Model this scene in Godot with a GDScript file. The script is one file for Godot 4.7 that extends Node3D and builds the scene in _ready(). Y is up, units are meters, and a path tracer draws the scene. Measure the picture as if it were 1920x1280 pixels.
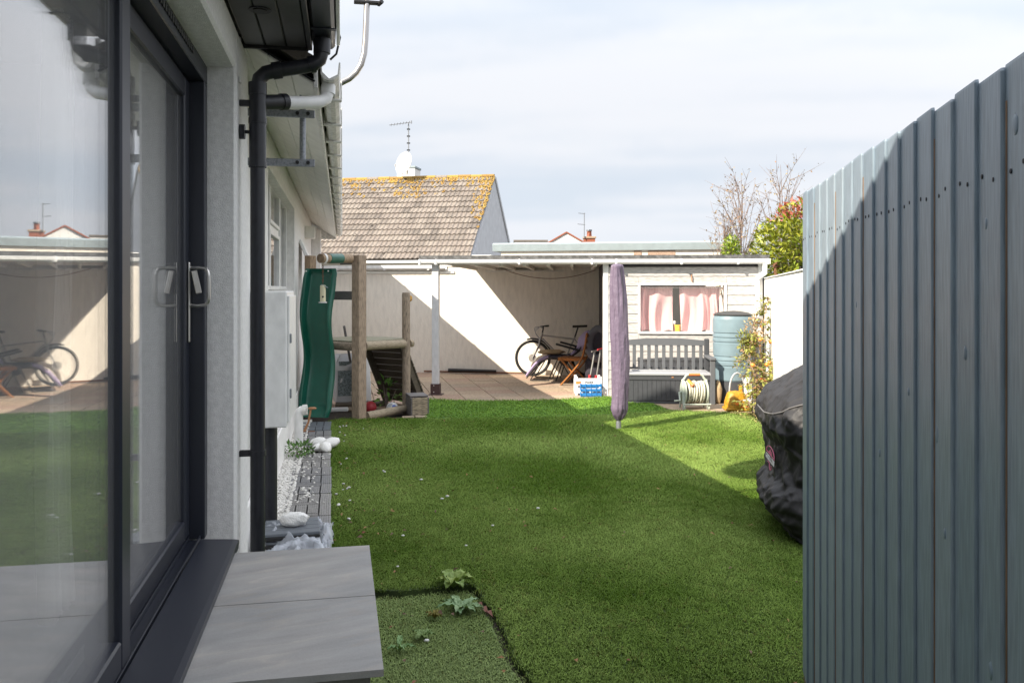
extends Node3D

# ---------------------------------------------------------------- mesh builder
class B:
	var v := PackedVector3Array()
	var n := PackedVector3Array()
	var uv := PackedVector2Array()
	var c := PackedColorArray()
	var tint := Color.WHITE
	func tri(a: Vector3, b: Vector3, d: Vector3, na: Vector3, nb: Vector3, nd: Vector3, ua := Vector2.ZERO, ub := Vector2.ZERO, ud := Vector2.ZERO) -> void:
		if (b - a).cross(d - a).dot(na + nb + nd) > 0.0:
			v.append_array([a, d, b]); n.append_array([na, nd, nb]); uv.append_array([ua, ud, ub])
		else:
			v.append_array([a, b, d]); n.append_array([na, nb, nd]); uv.append_array([ua, ub, ud])
		c.append_array([tint, tint, tint])
	func flat(a: Vector3, b: Vector3, d: Vector3, out: Vector3) -> void:
		var m := (b - a).cross(d - a).normalized()
		if m.dot(out) < 0.0: m = -m
		tri(a, b, d, m, m, m)
	func quad(a: Vector3, b: Vector3, d: Vector3, e: Vector3, out: Vector3) -> void:
		var m := (d - a).cross(e - b).normalized()
		if m.dot(out) < 0.0: m = -m
		tri(a, b, d, m, m, m, Vector2(0, 1), Vector2(1, 1), Vector2(1, 0))
		tri(a, d, e, m, m, m, Vector2(0, 1), Vector2(1, 0), Vector2(0, 0))
	# chamfered box, lo..hi
	func box(lo: Vector3, hi: Vector3, ch := 0.0, t := Transform3D.IDENTITY) -> void:
		var m := (lo + hi) / 2.0
		var h := (hi - lo).abs() / 2.0
		ch = minf(ch, minf(h.x, minf(h.y, h.z)) * 0.8)
		var p := func(s: Vector3, ax: int) -> Vector3:
			var q := Vector3(s.x * h.x, s.y * h.y, s.z * h.z)
			for k in 3:
				if k != ax: q[k] -= s[k] * ch
			return t * (m + q)
		for ax in 3:
			var b1 := (ax + 1) % 3
			var b2 := (ax + 2) % 3
			for s in [-1.0, 1.0]:
				var cs: Array = []
				for k in [[-1.0, -1.0], [1.0, -1.0], [1.0, 1.0], [-1.0, 1.0]]:
					var sv := Vector3.ZERO
					sv[ax] = s; sv[b1] = k[0]; sv[b2] = k[1]
					cs.append(p.call(sv, ax))
				var o := Vector3.ZERO
				o[ax] = s
				quad(cs[0], cs[1], cs[2], cs[3], t.basis * o)
		if ch > 0.0:
			for ax in 3:
				var b1 := (ax + 1) % 3
				var b2 := (ax + 2) % 3
				for s1 in [-1.0, 1.0]:
					for s2 in [-1.0, 1.0]:
						var sa := Vector3.ZERO
						sa[ax] = -1.0; sa[b1] = s1; sa[b2] = s2
						var sb := sa
						sb[ax] = 1.0
						var o := sa
						o[ax] = 0.0
						quad(p.call(sa, b1), p.call(sb, b1), p.call(sb, b2), p.call(sa, b2), t.basis * o)
			for sx in [-1.0, 1.0]:
				for sy in [-1.0, 1.0]:
					for sz in [-1.0, 1.0]:
						var s := Vector3(sx, sy, sz)
						flat(p.call(s, 0), p.call(s, 1), p.call(s, 2), t.basis * s)
	# beam of a rectangular section between two points
	func beam(a: Vector3, b: Vector3, w: float, d: float, ch := 0.003, up := Vector3.UP) -> void:
		var y := (b - a).normalized()
		if absf(y.dot(up)) > 0.98: up = Vector3(0, 0, 1)
		var x := y.cross(up).normalized()
		var z := x.cross(y).normalized()
		var t := Transform3D(Basis(x, y, z), a)
		box(Vector3(-w / 2, 0, -d / 2), Vector3(w / 2, a.distance_to(b), d / 2), ch, t)
	# tube through points; r is a number or an array
	func tube(pts: Array, r, seg := 10, caps := true) -> void:
		var cnt := pts.size()
		var rings: Array = []
		var x := Vector3.ZERO
		for i in cnt:
			var d: Vector3 = (pts[mini(i + 1, cnt - 1)] - pts[maxi(i - 1, 0)]).normalized()
			if x == Vector3.ZERO:
				x = d.cross(Vector3(0.13, 0.97, 0.21) if absf(d.y) < 0.9 else Vector3(0.99, 0.1, 0.05)).normalized()
			x = (x - d * x.dot(d)).normalized()
			var y := d.cross(x)
			var rr: float = r[i] if r is Array else r
			var ring: Array = []
			for k in seg:
				var a := TAU * k / seg
				var o := x * cos(a) + y * sin(a)
				ring.append([pts[i] + o * rr, o])
			rings.append(ring)
		for i in cnt - 1:
			for k in seg:
				var q = rings[i][k]
				var w = rings[i][(k + 1) % seg]
				var e = rings[i + 1][(k + 1) % seg]
				var g = rings[i + 1][k]
				tri(q[0], w[0], e[0], q[1], w[1], e[1])
				tri(q[0], e[0], g[0], q[1], e[1], g[1])
		if caps:
			for e in [[0, (pts[0] - pts[1]).normalized()], [cnt - 1, (pts[cnt - 1] - pts[cnt - 2]).normalized()]]:
				var ring: Array = rings[e[0]]
				for k in seg:
					tri(pts[e[0]], ring[k][0], ring[(k + 1) % seg][0], e[1], e[1], e[1])
	# profile of [radius, height] turned about y
	func lathe(prof: Array, seg := 24, t := Transform3D.IDENTITY) -> void:
		for i in prof.size() - 1:
			var p = prof[i]
			var q = prof[i + 1]
			var sl := Vector2(q[1] - p[1], p[0] - q[0]).normalized()
			for k in seg:
				var a := TAU * k / seg
				var b := TAU * (k + 1) / seg
				var da := Vector3(cos(a), 0, sin(a))
				var db := Vector3(cos(b), 0, sin(b))
				var na := (t.basis * (da * sl.x + Vector3.UP * sl.y)).normalized()
				var nb := (t.basis * (db * sl.x + Vector3.UP * sl.y)).normalized()
				var A: Vector3 = t * (da * p[0] + Vector3.UP * p[1])
				var C: Vector3 = t * (db * p[0] + Vector3.UP * p[1])
				var D: Vector3 = t * (db * q[0] + Vector3.UP * q[1])
				var F: Vector3 = t * (da * q[0] + Vector3.UP * q[1])
				if p[0] > 1e-5: tri(A, C, D, na, nb, nb)
				if q[0] > 1e-5: tri(A, D, F, na, nb, na)
	# polygon in xy (counterclockwise or not, convex or not) given depth along z
	func prism(poly: PackedVector2Array, z0: float, z1: float, t := Transform3D.IDENTITY) -> void:
		var ix := Geometry2D.triangulate_polygon(poly)
		for i in range(0, ix.size(), 3):
			for s in [[z0, -1.0], [z1, 1.0]]:
				if z0 > z1: s[1] = -s[1]
				flat(t * Vector3(poly[ix[i]].x, poly[ix[i]].y, s[0]), t * Vector3(poly[ix[i + 1]].x, poly[ix[i + 1]].y, s[0]), t * Vector3(poly[ix[i + 2]].x, poly[ix[i + 2]].y, s[0]), t.basis * Vector3(0, 0, s[1]))
		var area := 0.0
		for i in poly.size():
			area += poly[i].cross(poly[(i + 1) % poly.size()])
		for i in poly.size():
			var a := poly[i]
			var b := poly[(i + 1) % poly.size()]
			var o := Vector3(b.y - a.y, a.x - b.x, 0) * signf(area)
			quad(t * Vector3(a.x, a.y, z0), t * Vector3(b.x, b.y, z0), t * Vector3(b.x, b.y, z1), t * Vector3(a.x, a.y, z1), t.basis * o)
	# smooth sheet p(u, w), u and w in 0..1
	func sheet(f: Callable, nu: int, nw: int, flip := 1.0) -> void:
		var P: Array = []
		for i in nu + 1:
			for j in nw + 1:
				P.append(f.call(float(i) / nu, float(j) / nw))
		var N: Array = []
		for i in nu + 1:
			for j in nw + 1:
				var du: Vector3 = P[mini(i + 1, nu) * (nw + 1) + j] - P[maxi(i - 1, 0) * (nw + 1) + j]
				var dw: Vector3 = P[i * (nw + 1) + mini(j + 1, nw)] - P[i * (nw + 1) + maxi(j - 1, 0)]
				N.append(du.cross(dw).normalized() * flip)
		for i in nu:
			for j in nw:
				var a := i * (nw + 1) + j
				var b := a + 1
				var d := a + nw + 1
				var e := d + 1
				var u0 := float(i) / nu; var u1 := float(i + 1) / nu
				var w0 := float(j) / nw; var w1 := float(j + 1) / nw
				tri(P[a], P[b], P[e], N[a], N[b], N[e], Vector2(u0, w0), Vector2(u0, w1), Vector2(u1, w1))
				tri(P[a], P[e], P[d], N[a], N[e], N[d], Vector2(u0, w0), Vector2(u1, w1), Vector2(u1, w0))
	# ball squashed by s and roughened by noise
	func blob(at: Vector3, s: Vector3, rough := 0.0, freq := 2.0, seed_ := 1, nu := 10, nw := 14, turn := Basis.IDENTITY) -> void:
		var fn := FastNoiseLite.new()
		fn.seed = seed_
		fn.frequency = freq
		sheet(func(u, w):
			var a: float = PI * (u - 0.5)
			var b: float = TAU * w
			var d := Vector3(cos(a) * cos(b), sin(a), cos(a) * sin(b))
			return at + turn * (d * s * (1.0 + rough * fn.get_noise_3dv(d))), nu, nw, 1.0)
	# leaf: a bent, pointed blade of two halves
	func leaf(at: Vector3, dir: Vector3, up: Vector3, l: float, w: float, bend := 0.2) -> void:
		var side := dir.cross(up).normalized() * w / 2
		var nn := side.cross(dir).normalized()
		var m1 := at + dir * l * 0.45
		var tip := at + dir * l - nn * l * bend
		var e := nn * w * 0.18
		tri(at, m1 + side + e, m1, nn, nn, nn)
		tri(at, m1, m1 - side + e, nn, nn, nn)
		tri(m1 + side + e, tip, m1, nn, nn, nn)
		tri(m1, tip, m1 - side + e, nn, nn, nn)
	func mesh() -> ArrayMesh:
		var arr := []
		arr.resize(Mesh.ARRAY_MAX)
		arr[Mesh.ARRAY_VERTEX] = v
		arr[Mesh.ARRAY_NORMAL] = n
		arr[Mesh.ARRAY_TEX_UV] = uv
		arr[Mesh.ARRAY_COLOR] = c
		var m := ArrayMesh.new()
		m.add_surface_from_arrays(Mesh.PRIMITIVE_TRIANGLES, arr)
		return m

# ---------------------------------------------------------------- scene helpers
var rng := RandomNumberGenerator.new()
var M := {}
var tex := {}
var used := {}

func numbered(called: String) -> String:
	var k: int = used.get(called, 0)
	used[called] = k + 1
	return called if k == 0 else "%s_%03d" % [called, k]

func thing(called: String, label: String, category: String, at := Vector3.ZERO, turn := 0.0, group := "") -> Node3D:
	var o := Node3D.new()
	o.name = numbered(called)
	add_child(o)
	o.position = at
	o.rotation.y = turn
	tag(o, label, category, group)
	return o

func tag(o: Node3D, label: String, category: String, group := "") -> void:
	o.set_meta("label", label)
	o.set_meta("category", category)
	if group: o.set_meta("group", group)

func part(called: String, b, mat: Material, parent: Node3D, label := "") -> MeshInstance3D:
	var o := MeshInstance3D.new()
	o.mesh = b.mesh() if b is B else b
	o.material_override = mat
	if parent == self:
		o.name = numbered(called)
		add_child(o)
	else:
		o.name = called
		parent.add_child(o, true)
	if label: o.set_meta("label", label)
	return o

func pbox(called: String, lo: Vector3, hi: Vector3, mat: Material, parent: Node3D, ch := 0.004) -> MeshInstance3D:
	var b := B.new()
	b.box(lo, hi, ch)
	return part(called, b, mat, parent)

func one(called: String, b, mat: Material, label: String, category: String, group := "") -> MeshInstance3D:
	var o := part(called, b, mat, self)
	tag(o, label, category, group)
	return o

func struct(called: String, b, mat: Material) -> MeshInstance3D:
	var o := part(called, b, mat, self)
	o.set_meta("kind", "structure")
	return o

func group_struct(called: String) -> Node3D:
	var o := Node3D.new()
	o.name = numbered(called)
	add_child(o)
	o.set_meta("kind", "structure")
	return o

func noise_tex(key: String, freq: float, lo: float, hi: float, kind := FastNoiseLite.TYPE_SIMPLEX_SMOOTH, oct := 4, sd := 1, mid := -1.0) -> void:
	var f := FastNoiseLite.new()
	f.noise_type = kind
	f.frequency = freq
	f.fractal_octaves = oct
	f.seed = sd
	var t := NoiseTexture2D.new()
	t.width = 512; t.height = 512
	t.seamless = true
	t.noise = f
	if lo >= 0.0:
		var g := Gradient.new()
		g.set_color(0, Color(lo, lo, lo)); g.set_color(1, Color(hi, hi, hi))
		if mid >= 0.0: g.add_point(0.5, Color(mid, mid, mid))
		t.color_ramp = g
	tex[key] = t

func mat(key: String, lin: Color, rough := 0.7, o := {}) -> StandardMaterial3D:
	var m := StandardMaterial3D.new()
	m.resource_name = key
	m.albedo_color = lin.linear_to_srgb()
	m.roughness = rough
	m.metallic = o.get("metal", 0.0)
	m.metallic_specular = o.get("spec", 0.5)
	if o.has("tex") or o.has("bump"):
		m.uv1_triplanar = true
		m.uv1_world_triplanar = o.get("world", true)
		m.uv1_scale = o.get("scale", Vector3.ONE)
		m.uv1_triplanar_sharpness = 4.0
	if o.has("tex"): m.albedo_texture = tex[o.tex]
	if o.has("bump"):
		m.heightmap_enabled = true
		m.heightmap_texture = tex[o.bump]
		m.heightmap_scale = o.get("bs", 0.2)
	if o.has("rtex"): 
		m.roughness_texture = tex[o.rtex]
		m.roughness_texture_channel = BaseMaterial3D.TEXTURE_CHANNEL_RED
	if o.has("back"):
		m.backlight_enabled = true
		m.backlight = o.back
	if o.get("vc", false): m.vertex_color_use_as_albedo = true
	if o.has("coat"):
		m.clearcoat_enabled = true
		m.clearcoat = o.coat
		m.clearcoat_roughness = 0.25
	M[key] = m
	return m

func glass(key: String, alpha: float, tintc := Color.WHITE) -> void:
	var m := StandardMaterial3D.new()
	m.resource_name = key
	m.transparency = BaseMaterial3D.TRANSPARENCY_ALPHA
	m.albedo_color = Color(tintc.r, tintc.g, tintc.b, alpha)
	m.roughness = 0.0
	m.metallic_specular = 0.5
	M[key] = m

# stone-look print of the step tiles: slanting veins, cloud and grit
func stone_tex() -> void:
	var w := 768
	var im := Image.create(w, w, false, Image.FORMAT_RGB8)
	var f1 := FastNoiseLite.new()
	f1.seed = 51; f1.frequency = 1.0; f1.fractal_octaves = 5; f1.fractal_gain = 0.6
	f1.domain_warp_enabled = true; f1.domain_warp_amplitude = 0.5; f1.domain_warp_frequency = 0.8
	var f2 := FastNoiseLite.new()
	f2.seed = 52; f2.frequency = 1.0; f2.fractal_octaves = 3
	var g := RandomNumberGenerator.new()
	g.seed = 6
	for y in w:
		for x in w:
			var px := 1.211 * x / w
			var py := 1.211 * y / w
			var a := px * 0.955 - py * 0.296
			var b := px * 0.296 + py * 0.955
			var n := f1.get_noise_2d(a * 2.2, b * 9.0)
			var vein := pow(1.0 - absf(f2.get_noise_2d(a * 1.1, b * 5.0 + 0.3 * n)), 16.0)
			var cloud := f2.get_noise_2d(a * 1.6 + 9.0, b * 2.2)
			var v := 0.875 + 0.075 * n + 0.07 * vein * (0.5 + cloud) + 0.06 * cloud + 0.022 * g.randfn()
			var warm := 0.012 * cloud + 0.02 * vein
			im.set_pixel(x, y, Color(v + warm, v, v - warm))
	tex["stone"] = ImageTexture.create_from_image(im)

func materials() -> void:
	noise_tex("blot", 0.010, 0.91, 1.0, FastNoiseLite.TYPE_SIMPLEX_SMOOTH, 6, 2)
	noise_tex("blot2", 0.012, 0.62, 1.0, FastNoiseLite.TYPE_SIMPLEX_SMOOTH, 5, 4)
	noise_tex("dirt", 0.02, 0.72, 1.0, FastNoiseLite.TYPE_SIMPLEX_SMOOTH, 6, 9, 0.94)
	noise_tex("grain", 0.02, 0.68, 1.0, FastNoiseLite.TYPE_SIMPLEX_SMOOTH, 5, 3)
	noise_tex("stucco", 0.05, -1, 0, FastNoiseLite.TYPE_SIMPLEX_SMOOTH, 3, 7)
	noise_tex("fine", 0.09, -1, 0, FastNoiseLite.TYPE_SIMPLEX_SMOOTH, 4, 11)
	noise_tex("soft", 0.015, -1, 0, FastNoiseLite.TYPE_SIMPLEX_SMOOTH, 4, 12)
	noise_tex("tile_tone", 0.012, 0.80, 1.0, FastNoiseLite.TYPE_SIMPLEX_SMOOTH, 8, 21, 0.93)
	noise_tex("wood", 0.022, 0.45, 1.0, FastNoiseLite.TYPE_SIMPLEX_SMOOTH, 5, 41, 0.86)
	noise_tex("paint", 0.02, 0.80, 1.0, FastNoiseLite.TYPE_SIMPLEX_SMOOTH, 5, 33)
	noise_tex("streak", 0.014, 0.925, 1.0, FastNoiseLite.TYPE_SIMPLEX_SMOOTH, 6, 35, 0.97)
	noise_tex("speck", 0.06, 0.5, 1.0, FastNoiseLite.TYPE_CELLULAR, 2, 5, 0.95)
	mat("render_white", Color(0.89, 0.88, 0.865), 0.85, {"tex": "blot", "bump": "stucco", "bs": 0.22, "scale": Vector3(5.5, 5.5, 5.5)})
	mat("wall_white", Color(0.89, 0.88, 0.865), 0.85, {"tex": "blot", "bump": "stucco", "bs": 0.12, "scale": Vector3(2, 2, 2)})
	mat("wall_cream", Color(0.82, 0.765, 0.68), 0.88, {"tex": "streak", "bump": "stucco", "bs": 0.25, "scale": Vector3(1.6, 0.4, 1.6)})
	mat("wall_bright", Color(0.84, 0.83, 0.80), 0.85, {"tex": "blot", "bump": "stucco", "bs": 0.15, "scale": Vector3(1, 1, 1)})
	mat("gable_grey", Color(0.60, 0.61, 0.64), 0.85, {"tex": "blot", "scale": Vector3(0.5, 0.5, 0.5)})
	mat("upvc", Color(0.87, 0.87, 0.86), 0.35, {"tex": "blot", "scale": Vector3(2, 1, 2)})
	mat("upvc_soffit", Color(0.84, 0.83, 0.77), 0.45, {"tex": "blot", "scale": Vector3(1, 1, 1)})
	mat("upvc_dirty", Color(0.84, 0.83, 0.79), 0.45, {"tex": "dirt", "scale": Vector3(2, 2, 2)})
	mat("anthracite", Color(0.018, 0.021, 0.032), 0.38)
	mat("anthracite_flat", Color(0.018, 0.020, 0.026), 0.5)
	mat("soffit_dark", Color(0.060, 0.058, 0.058), 0.5, {"tex": "blot", "scale": Vector3(2, 2, 2)})
	mat("pipe_dark", Color(0.022, 0.023, 0.030), 0.40, {"tex": "dirt", "scale": Vector3(5, 1.2, 5)})
	mat("alu", Color(0.55, 0.52, 0.50), 0.3, {"metal": 1.0})
	mat("steel", Color(0.62, 0.60, 0.57), 0.28, {"metal": 1.0})
	mat("galv", Color(0.35, 0.37, 0.40), 0.5, {"metal": 0.7, "tex": "dirt", "scale": Vector3(6, 6, 6)})
	mat("black", Color(0.012, 0.012, 0.013), 0.5)
	mat("rubber", Color(0.02, 0.02, 0.02), 0.85)
	stone_tex()
	mat("porcelain", Color(0.40, 0.39, 0.38), 0.55, {"tex": "stone", "scale": Vector3.ONE / 1.211, "bump": "fine", "bs": 0.02})
	M.porcelain.uv1_offset = Vector3(0.40, 0.0, 3.043)
	mat("tile_edge", Color(0.16, 0.15, 0.14), 0.7)
	for k in 3:
		mat("deck%d" % k, [Color(0.27, 0.265, 0.265), Color(0.30, 0.29, 0.28), Color(0.235, 0.235, 0.24)][k], 0.65, {"tex": "dirt", "scale": Vector3(3, 3, 3)})
	mat("deck_new", Color(0.13, 0.145, 0.165), 0.55)
	mat("gap", Color(0.012, 0.012, 0.012), 0.95)
	mat("soil", Color(0.075, 0.055, 0.042), 0.95, {"tex": "blot2", "bump": "fine", "bs": 1.2, "scale": Vector3(1.5, 1.5, 1.5)})
	mat("ground", Color(0.09, 0.085, 0.06), 0.95, {"tex": "blot2", "scale": Vector3(0.2, 0.2, 0.2)})
	mat("turf", Color(0.055, 0.090, 0.020), 0.95, {"tex": "blot2", "scale": Vector3(0.6, 0.6, 0.6)})
	mat("turf_pale", Color(0.15, 0.21, 0.075), 0.95)
	mat("turf_new", Color(0.045, 0.12, 0.018), 0.95)
	mat("blade", Color(1, 1, 1), 0.9, {"vc": true, "spec": 0.12})
	mat("leafy", Color(1, 1, 1), 0.5, {"vc": true, "back": Color(0.5, 0.5, 0.3)})
	mat("dry", Color(1, 1, 1), 0.8, {"vc": true})
	mat("pebble", Color(0.74, 0.72, 0.68), 0.7)
	mat("boulder", Color(0.84, 0.83, 0.81), 0.7, {"bump": "stucco", "bs": 0.4, "scale": Vector3(3, 3, 3)})
	for k in 4:
		mat("slab%d" % k, [Color(0.44, 0.33, 0.235), Color(0.40, 0.31, 0.23), Color(0.47, 0.36, 0.26), Color(0.43, 0.30, 0.225)][k], 0.85, {"tex": "dirt", "bump": "fine", "bs": 0.15, "scale": Vector3(1.7, 1.7, 1.7)})
	mat("joint", Color(0.12, 0.09, 0.06), 0.95)
	for k in 3:
		mat("fence%d" % k, [Color(0.265, 0.335, 0.405), Color(0.295, 0.365, 0.43), Color(0.235, 0.305, 0.375)][k], 0.42, {"tex": "paint", "scale": Vector3(7, 0.7, 7), "bump": "grain", "bs": 0.14, "spec": 0.5})
	mat("raw_wood", Color(0.30, 0.19, 0.12), 0.8, {"tex": "grain", "scale": Vector3(6, 0.8, 6)})
	mat("nail", Color(0.03, 0.03, 0.035), 0.6, {"metal": 0.5})
	for k in 4:
		mat("roof%d" % k, [Color(0.235, 0.20, 0.175), Color(0.20, 0.172, 0.15), Color(0.265, 0.23, 0.20), Color(0.165, 0.142, 0.125)][k], 0.9, {"tex": "dirt", "bump": "fine", "bs": 0.3, "scale": Vector3(1.1, 1.1, 1.1)})
	mat("lichen0", Color(0.32, 0.19, 0.05), 0.95, {"tex": "dirt", "scale": Vector3(2, 2, 2)})
	mat("lichen1", Color(0.40, 0.26, 0.06), 0.95, {"tex": "dirt", "scale": Vector3(2, 2, 2)})
	mat("moss_dark", Color(0.06, 0.05, 0.04), 0.95)
	mat("felt", Color(0.15, 0.15, 0.15), 0.95, {"tex": "blot2", "scale": Vector3(2, 2, 2), "bump": "fine", "bs": 0.2})
	mat("grp_grey", Color(0.30, 0.36, 0.385), 0.6, {"tex": "blot", "scale": Vector3(0.7, 0.7, 0.7)})
	mat("post_white", Color(0.70, 0.70, 0.72), 0.6, {"tex": "blot", "scale": Vector3(3, 1, 3)})
	mat("clad", Color(0.54, 0.52, 0.505), 0.7, {"tex": "dirt", "scale": Vector3(0.8, 4, 0.8)})
	mat("rafter", Color(0.66, 0.64, 0.60), 0.7)
	mat("roof_under", Color(0.50, 0.485, 0.46), 0.8)
	mat("brown_metal", Color(0.065, 0.035, 0.035), 0.6)
	for k in 3:
		mat("timber%d" % k, [Color(0.52, 0.395, 0.29), Color(0.47, 0.37, 0.28), Color(0.52, 0.375, 0.25)][k], 0.8, {"tex": "wood", "bump": "grain", "bs": 0.5, "scale": Vector3(9, 0.8, 9)})
	mat("timber_x", Color(0.50, 0.41, 0.29), 0.8, {"tex": "wood", "bump": "grain", "bs": 0.5, "scale": Vector3(1.1, 9, 9)})
	mat("timber_green", Color(0.36, 0.34, 0.24), 0.85, {"tex": "grain", "scale": Vector3(1, 7, 7)})
	mat("timber_dark", Color(0.15, 0.12, 0.09), 0.85, {"tex": "grain", "scale": Vector3(1, 7, 7)})
	mat("grey_wood", Color(0.24, 0.225, 0.22), 0.8, {"tex": "grain", "scale": Vector3(1, 7, 7)})
	mat("slide_green", Color(0.010, 0.125, 0.085), 0.38, {"coat": 0.2, "tex": "blot", "scale": Vector3(1.5, 0.8, 1.5)})
	mat("cover_purple", Color(0.145, 0.112, 0.165), 0.5, {"bump": "soft", "bs": 0.5, "scale": Vector3(3, 1.5, 3)})
	mat("cushion_purple", Color(0.34, 0.27, 0.42), 0.85)
	mat("dark_cloth", Color(0.035, 0.032, 0.045), 0.8)
	mat("grey_cloth", Color(0.13, 0.13, 0.15), 0.85)
	mat("tan_cloth", Color(0.36, 0.26, 0.15), 0.85)
	mat("bbq_cover", Color(0.016, 0.015, 0.016), 0.58, {"bump": "soft", "bs": 0.2, "scale": Vector3(2.2, 1.6, 2.2)})
	mat("piping", Color(0.13, 0.125, 0.125), 0.5)
	mat("bench", Color(0.06, 0.064, 0.073), 0.6, {"tex": "blot", "scale": Vector3(2, 2, 2)})
	mat("bench_slat", Color(0.10, 0.106, 0.116), 0.6)
	mat("bench_lid", Color(0.32, 0.33, 0.35), 0.5)
	mat("butt", Color(0.19, 0.27, 0.315), 0.5, {"tex": "blot", "scale": Vector3(1, 1, 1)})
	mat("butt_lid", Color(0.05, 0.05, 0.05), 0.6)
	mat("reel", Color(0.44, 0.49, 0.42), 0.5)
	mat("hose", Color(0.50, 0.49, 0.40), 0.5)
	mat("orange", Color(0.62, 0.18, 0.05), 0.5)
	mat("yellow", Color(0.70, 0.36, 0.025), 0.5, {"tex": "blot2", "scale": Vector3(4, 4, 4)})
	mat("pot_yellow", Color(0.75, 0.48, 0.01), 0.5)
	mat("curtain_pink", Color(0.74, 0.44, 0.44), 0.85, {"back": Color(0.3, 0.2, 0.2)})
	mat("curtain_white", Color(0.85, 0.85, 0.83), 0.9, {"back": Color(0.4, 0.4, 0.4)})
	mat("chair_wood", Color(0.45, 0.17, 0.035), 0.5, {"tex": "grain", "scale": Vector3(5, 5, 5)})
	mat("frame_silver", Color(0.45, 0.44, 0.42), 0.35, {"metal": 0.8})
	mat("frame_grey", Color(0.36, 0.34, 0.31), 0.35, {"metal": 0.4})
	mat("red", Color(0.42, 0.035, 0.045), 0.45)
	mat("blue_crate", Color(0.02, 0.17, 0.45), 0.5)
	mat("white_plastic", Color(0.80, 0.80, 0.80), 0.45)
	mat("terracotta", Color(0.36, 0.12, 0.07), 0.8, {"tex": "dirt", "scale": Vector3(2, 2, 2)})
	mat("bark", Color(0.22, 0.17, 0.15), 0.9)
	mat("cane", Color(0.42, 0.30, 0.20), 0.8)
	mat("rust", Color(0.20, 0.09, 0.05), 0.8, {"tex": "dirt", "scale": Vector3(9, 9, 9)})
	mat("copper", Color(0.45, 0.22, 0.10), 0.6, {"tex": "dirt", "scale": Vector3(20, 20, 20)})
	mat("tomato_red", Color(0.60, 0.09, 0.02), 0.3)
	mat("tomato_orange", Color(0.72, 0.27, 0.05), 0.3)
	mat("pink_print", Color(0.55, 0.12, 0.22), 0.6)
	mat("white_print", Color(0.70, 0.70, 0.70), 0.6)
	mat("orange_print", Color(0.80, 0.22, 0.04), 0.6)
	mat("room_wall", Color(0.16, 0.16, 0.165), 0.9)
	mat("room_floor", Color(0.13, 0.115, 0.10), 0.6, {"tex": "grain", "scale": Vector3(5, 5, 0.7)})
	mat("shed_dark", Color(0.05, 0.048, 0.055), 0.9)
	mat("dish_white", Color(0.78, 0.78, 0.78), 0.5)
	mat("dish_grey", Color(0.42, 0.43, 0.45), 0.5)
	mat("dish_rim", Color(0.13, 0.14, 0.17), 0.5)
	mat("feeder", Color(0.68, 0.64, 0.45), 0.4)
	mat("polythene", Color(0.72, 0.73, 0.76), 0.25)
	mat("ball_blue", Color(0.04, 0.10, 0.40), 0.4)
	mat("photo_print", Color(0.30, 0.36, 0.38), 0.7, {"tex": "speck", "scale": Vector3(1.2, 1.2, 1.2)})
	glass("pane", 0.04)
	glass("film", 0.38, Color(0.9, 0.92, 0.96))
	M.film.roughness = 0.3

const EXPO := 3.15

func sky() -> void:
	var w := 1024
	var h := 512
	var im := Image.create(w, h, false, Image.FORMAT_RGBAF)
	var f1 := FastNoiseLite.new()
	f1.seed = 3; f1.frequency = 0.42; f1.fractal_octaves = 6; f1.fractal_gain = 0.52
	f1.domain_warp_enabled = true; f1.domain_warp_amplitude = 0.7; f1.domain_warp_frequency = 0.5
	var f2 := FastNoiseLite.new()
	f2.seed = 8; f2.frequency = 1.6; f2.fractal_octaves = 5
	for y in h:
		var el := (0.5 - (y + 0.5) / h) * PI
		var sy := sin(el)
		var low := Color(0.52, 0.60, 0.70)
		if sy <= 0.0:
			for x in w: im.set_pixel(x, y, Color(0.30, 0.29, 0.27))
			continue
		for x in w:
			var az := ((x + 0.5) / w - 0.5) * TAU
			var d := Vector3(sin(az) * cos(el), sy, -cos(az) * cos(el))
			var k := 1.0 / (sy + 0.14)
			var px := d.x * k
			var pz := d.z * k
			# long bands of thin high cloud, a little across the view
			var a := px * 0.94 + pz * 0.34
			var b := -px * 0.34 + pz * 0.94
			var n := f1.get_noise_2d(a * 0.55, b * 1.7) * 1.1 + f2.get_noise_2d(a * 0.5, b * 2.6) * 0.35
			var cov := smoothstep(-0.55, 0.45, n + 0.22 * smoothstep(0.05, 0.5, sy))
			cov = lerpf(cov, 0.62, 0.75 * (1.0 - smoothstep(0.0, 0.12, sy)))
			var blue := Color(0.69, 0.76, 0.855).lerp(Color(0.62, 0.705, 0.83), smoothstep(0.1, 0.8, sy))
			blue = blue.lerp(Color(0.68, 0.76, 0.85), 1.0 - smoothstep(0.0, 0.16, sy))
			var cl := Color(0.86, 0.88, 0.93)
			var col := blue.lerp(cl, cov * 0.95)
			# sky boosted overhead and round the sun, to lift the shade below
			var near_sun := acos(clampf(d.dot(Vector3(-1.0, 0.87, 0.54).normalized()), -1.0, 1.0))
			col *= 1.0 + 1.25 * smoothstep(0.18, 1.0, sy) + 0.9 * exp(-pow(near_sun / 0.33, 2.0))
			im.set_pixel(x, y, col)
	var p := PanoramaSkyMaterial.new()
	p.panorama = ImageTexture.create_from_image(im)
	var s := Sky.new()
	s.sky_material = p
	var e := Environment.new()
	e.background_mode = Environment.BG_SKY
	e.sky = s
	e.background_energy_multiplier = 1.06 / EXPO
	e.tonemap_mode = Environment.TONE_MAPPER_LINEAR
	e.tonemap_exposure = EXPO
	e.sdfgi_enabled = true
	e.ssao_enabled = true
	e.ssil_enabled = true
	var we := WorldEnvironment.new()
	we.name = "environment"
	we.environment = e
	add_child(we)

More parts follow.
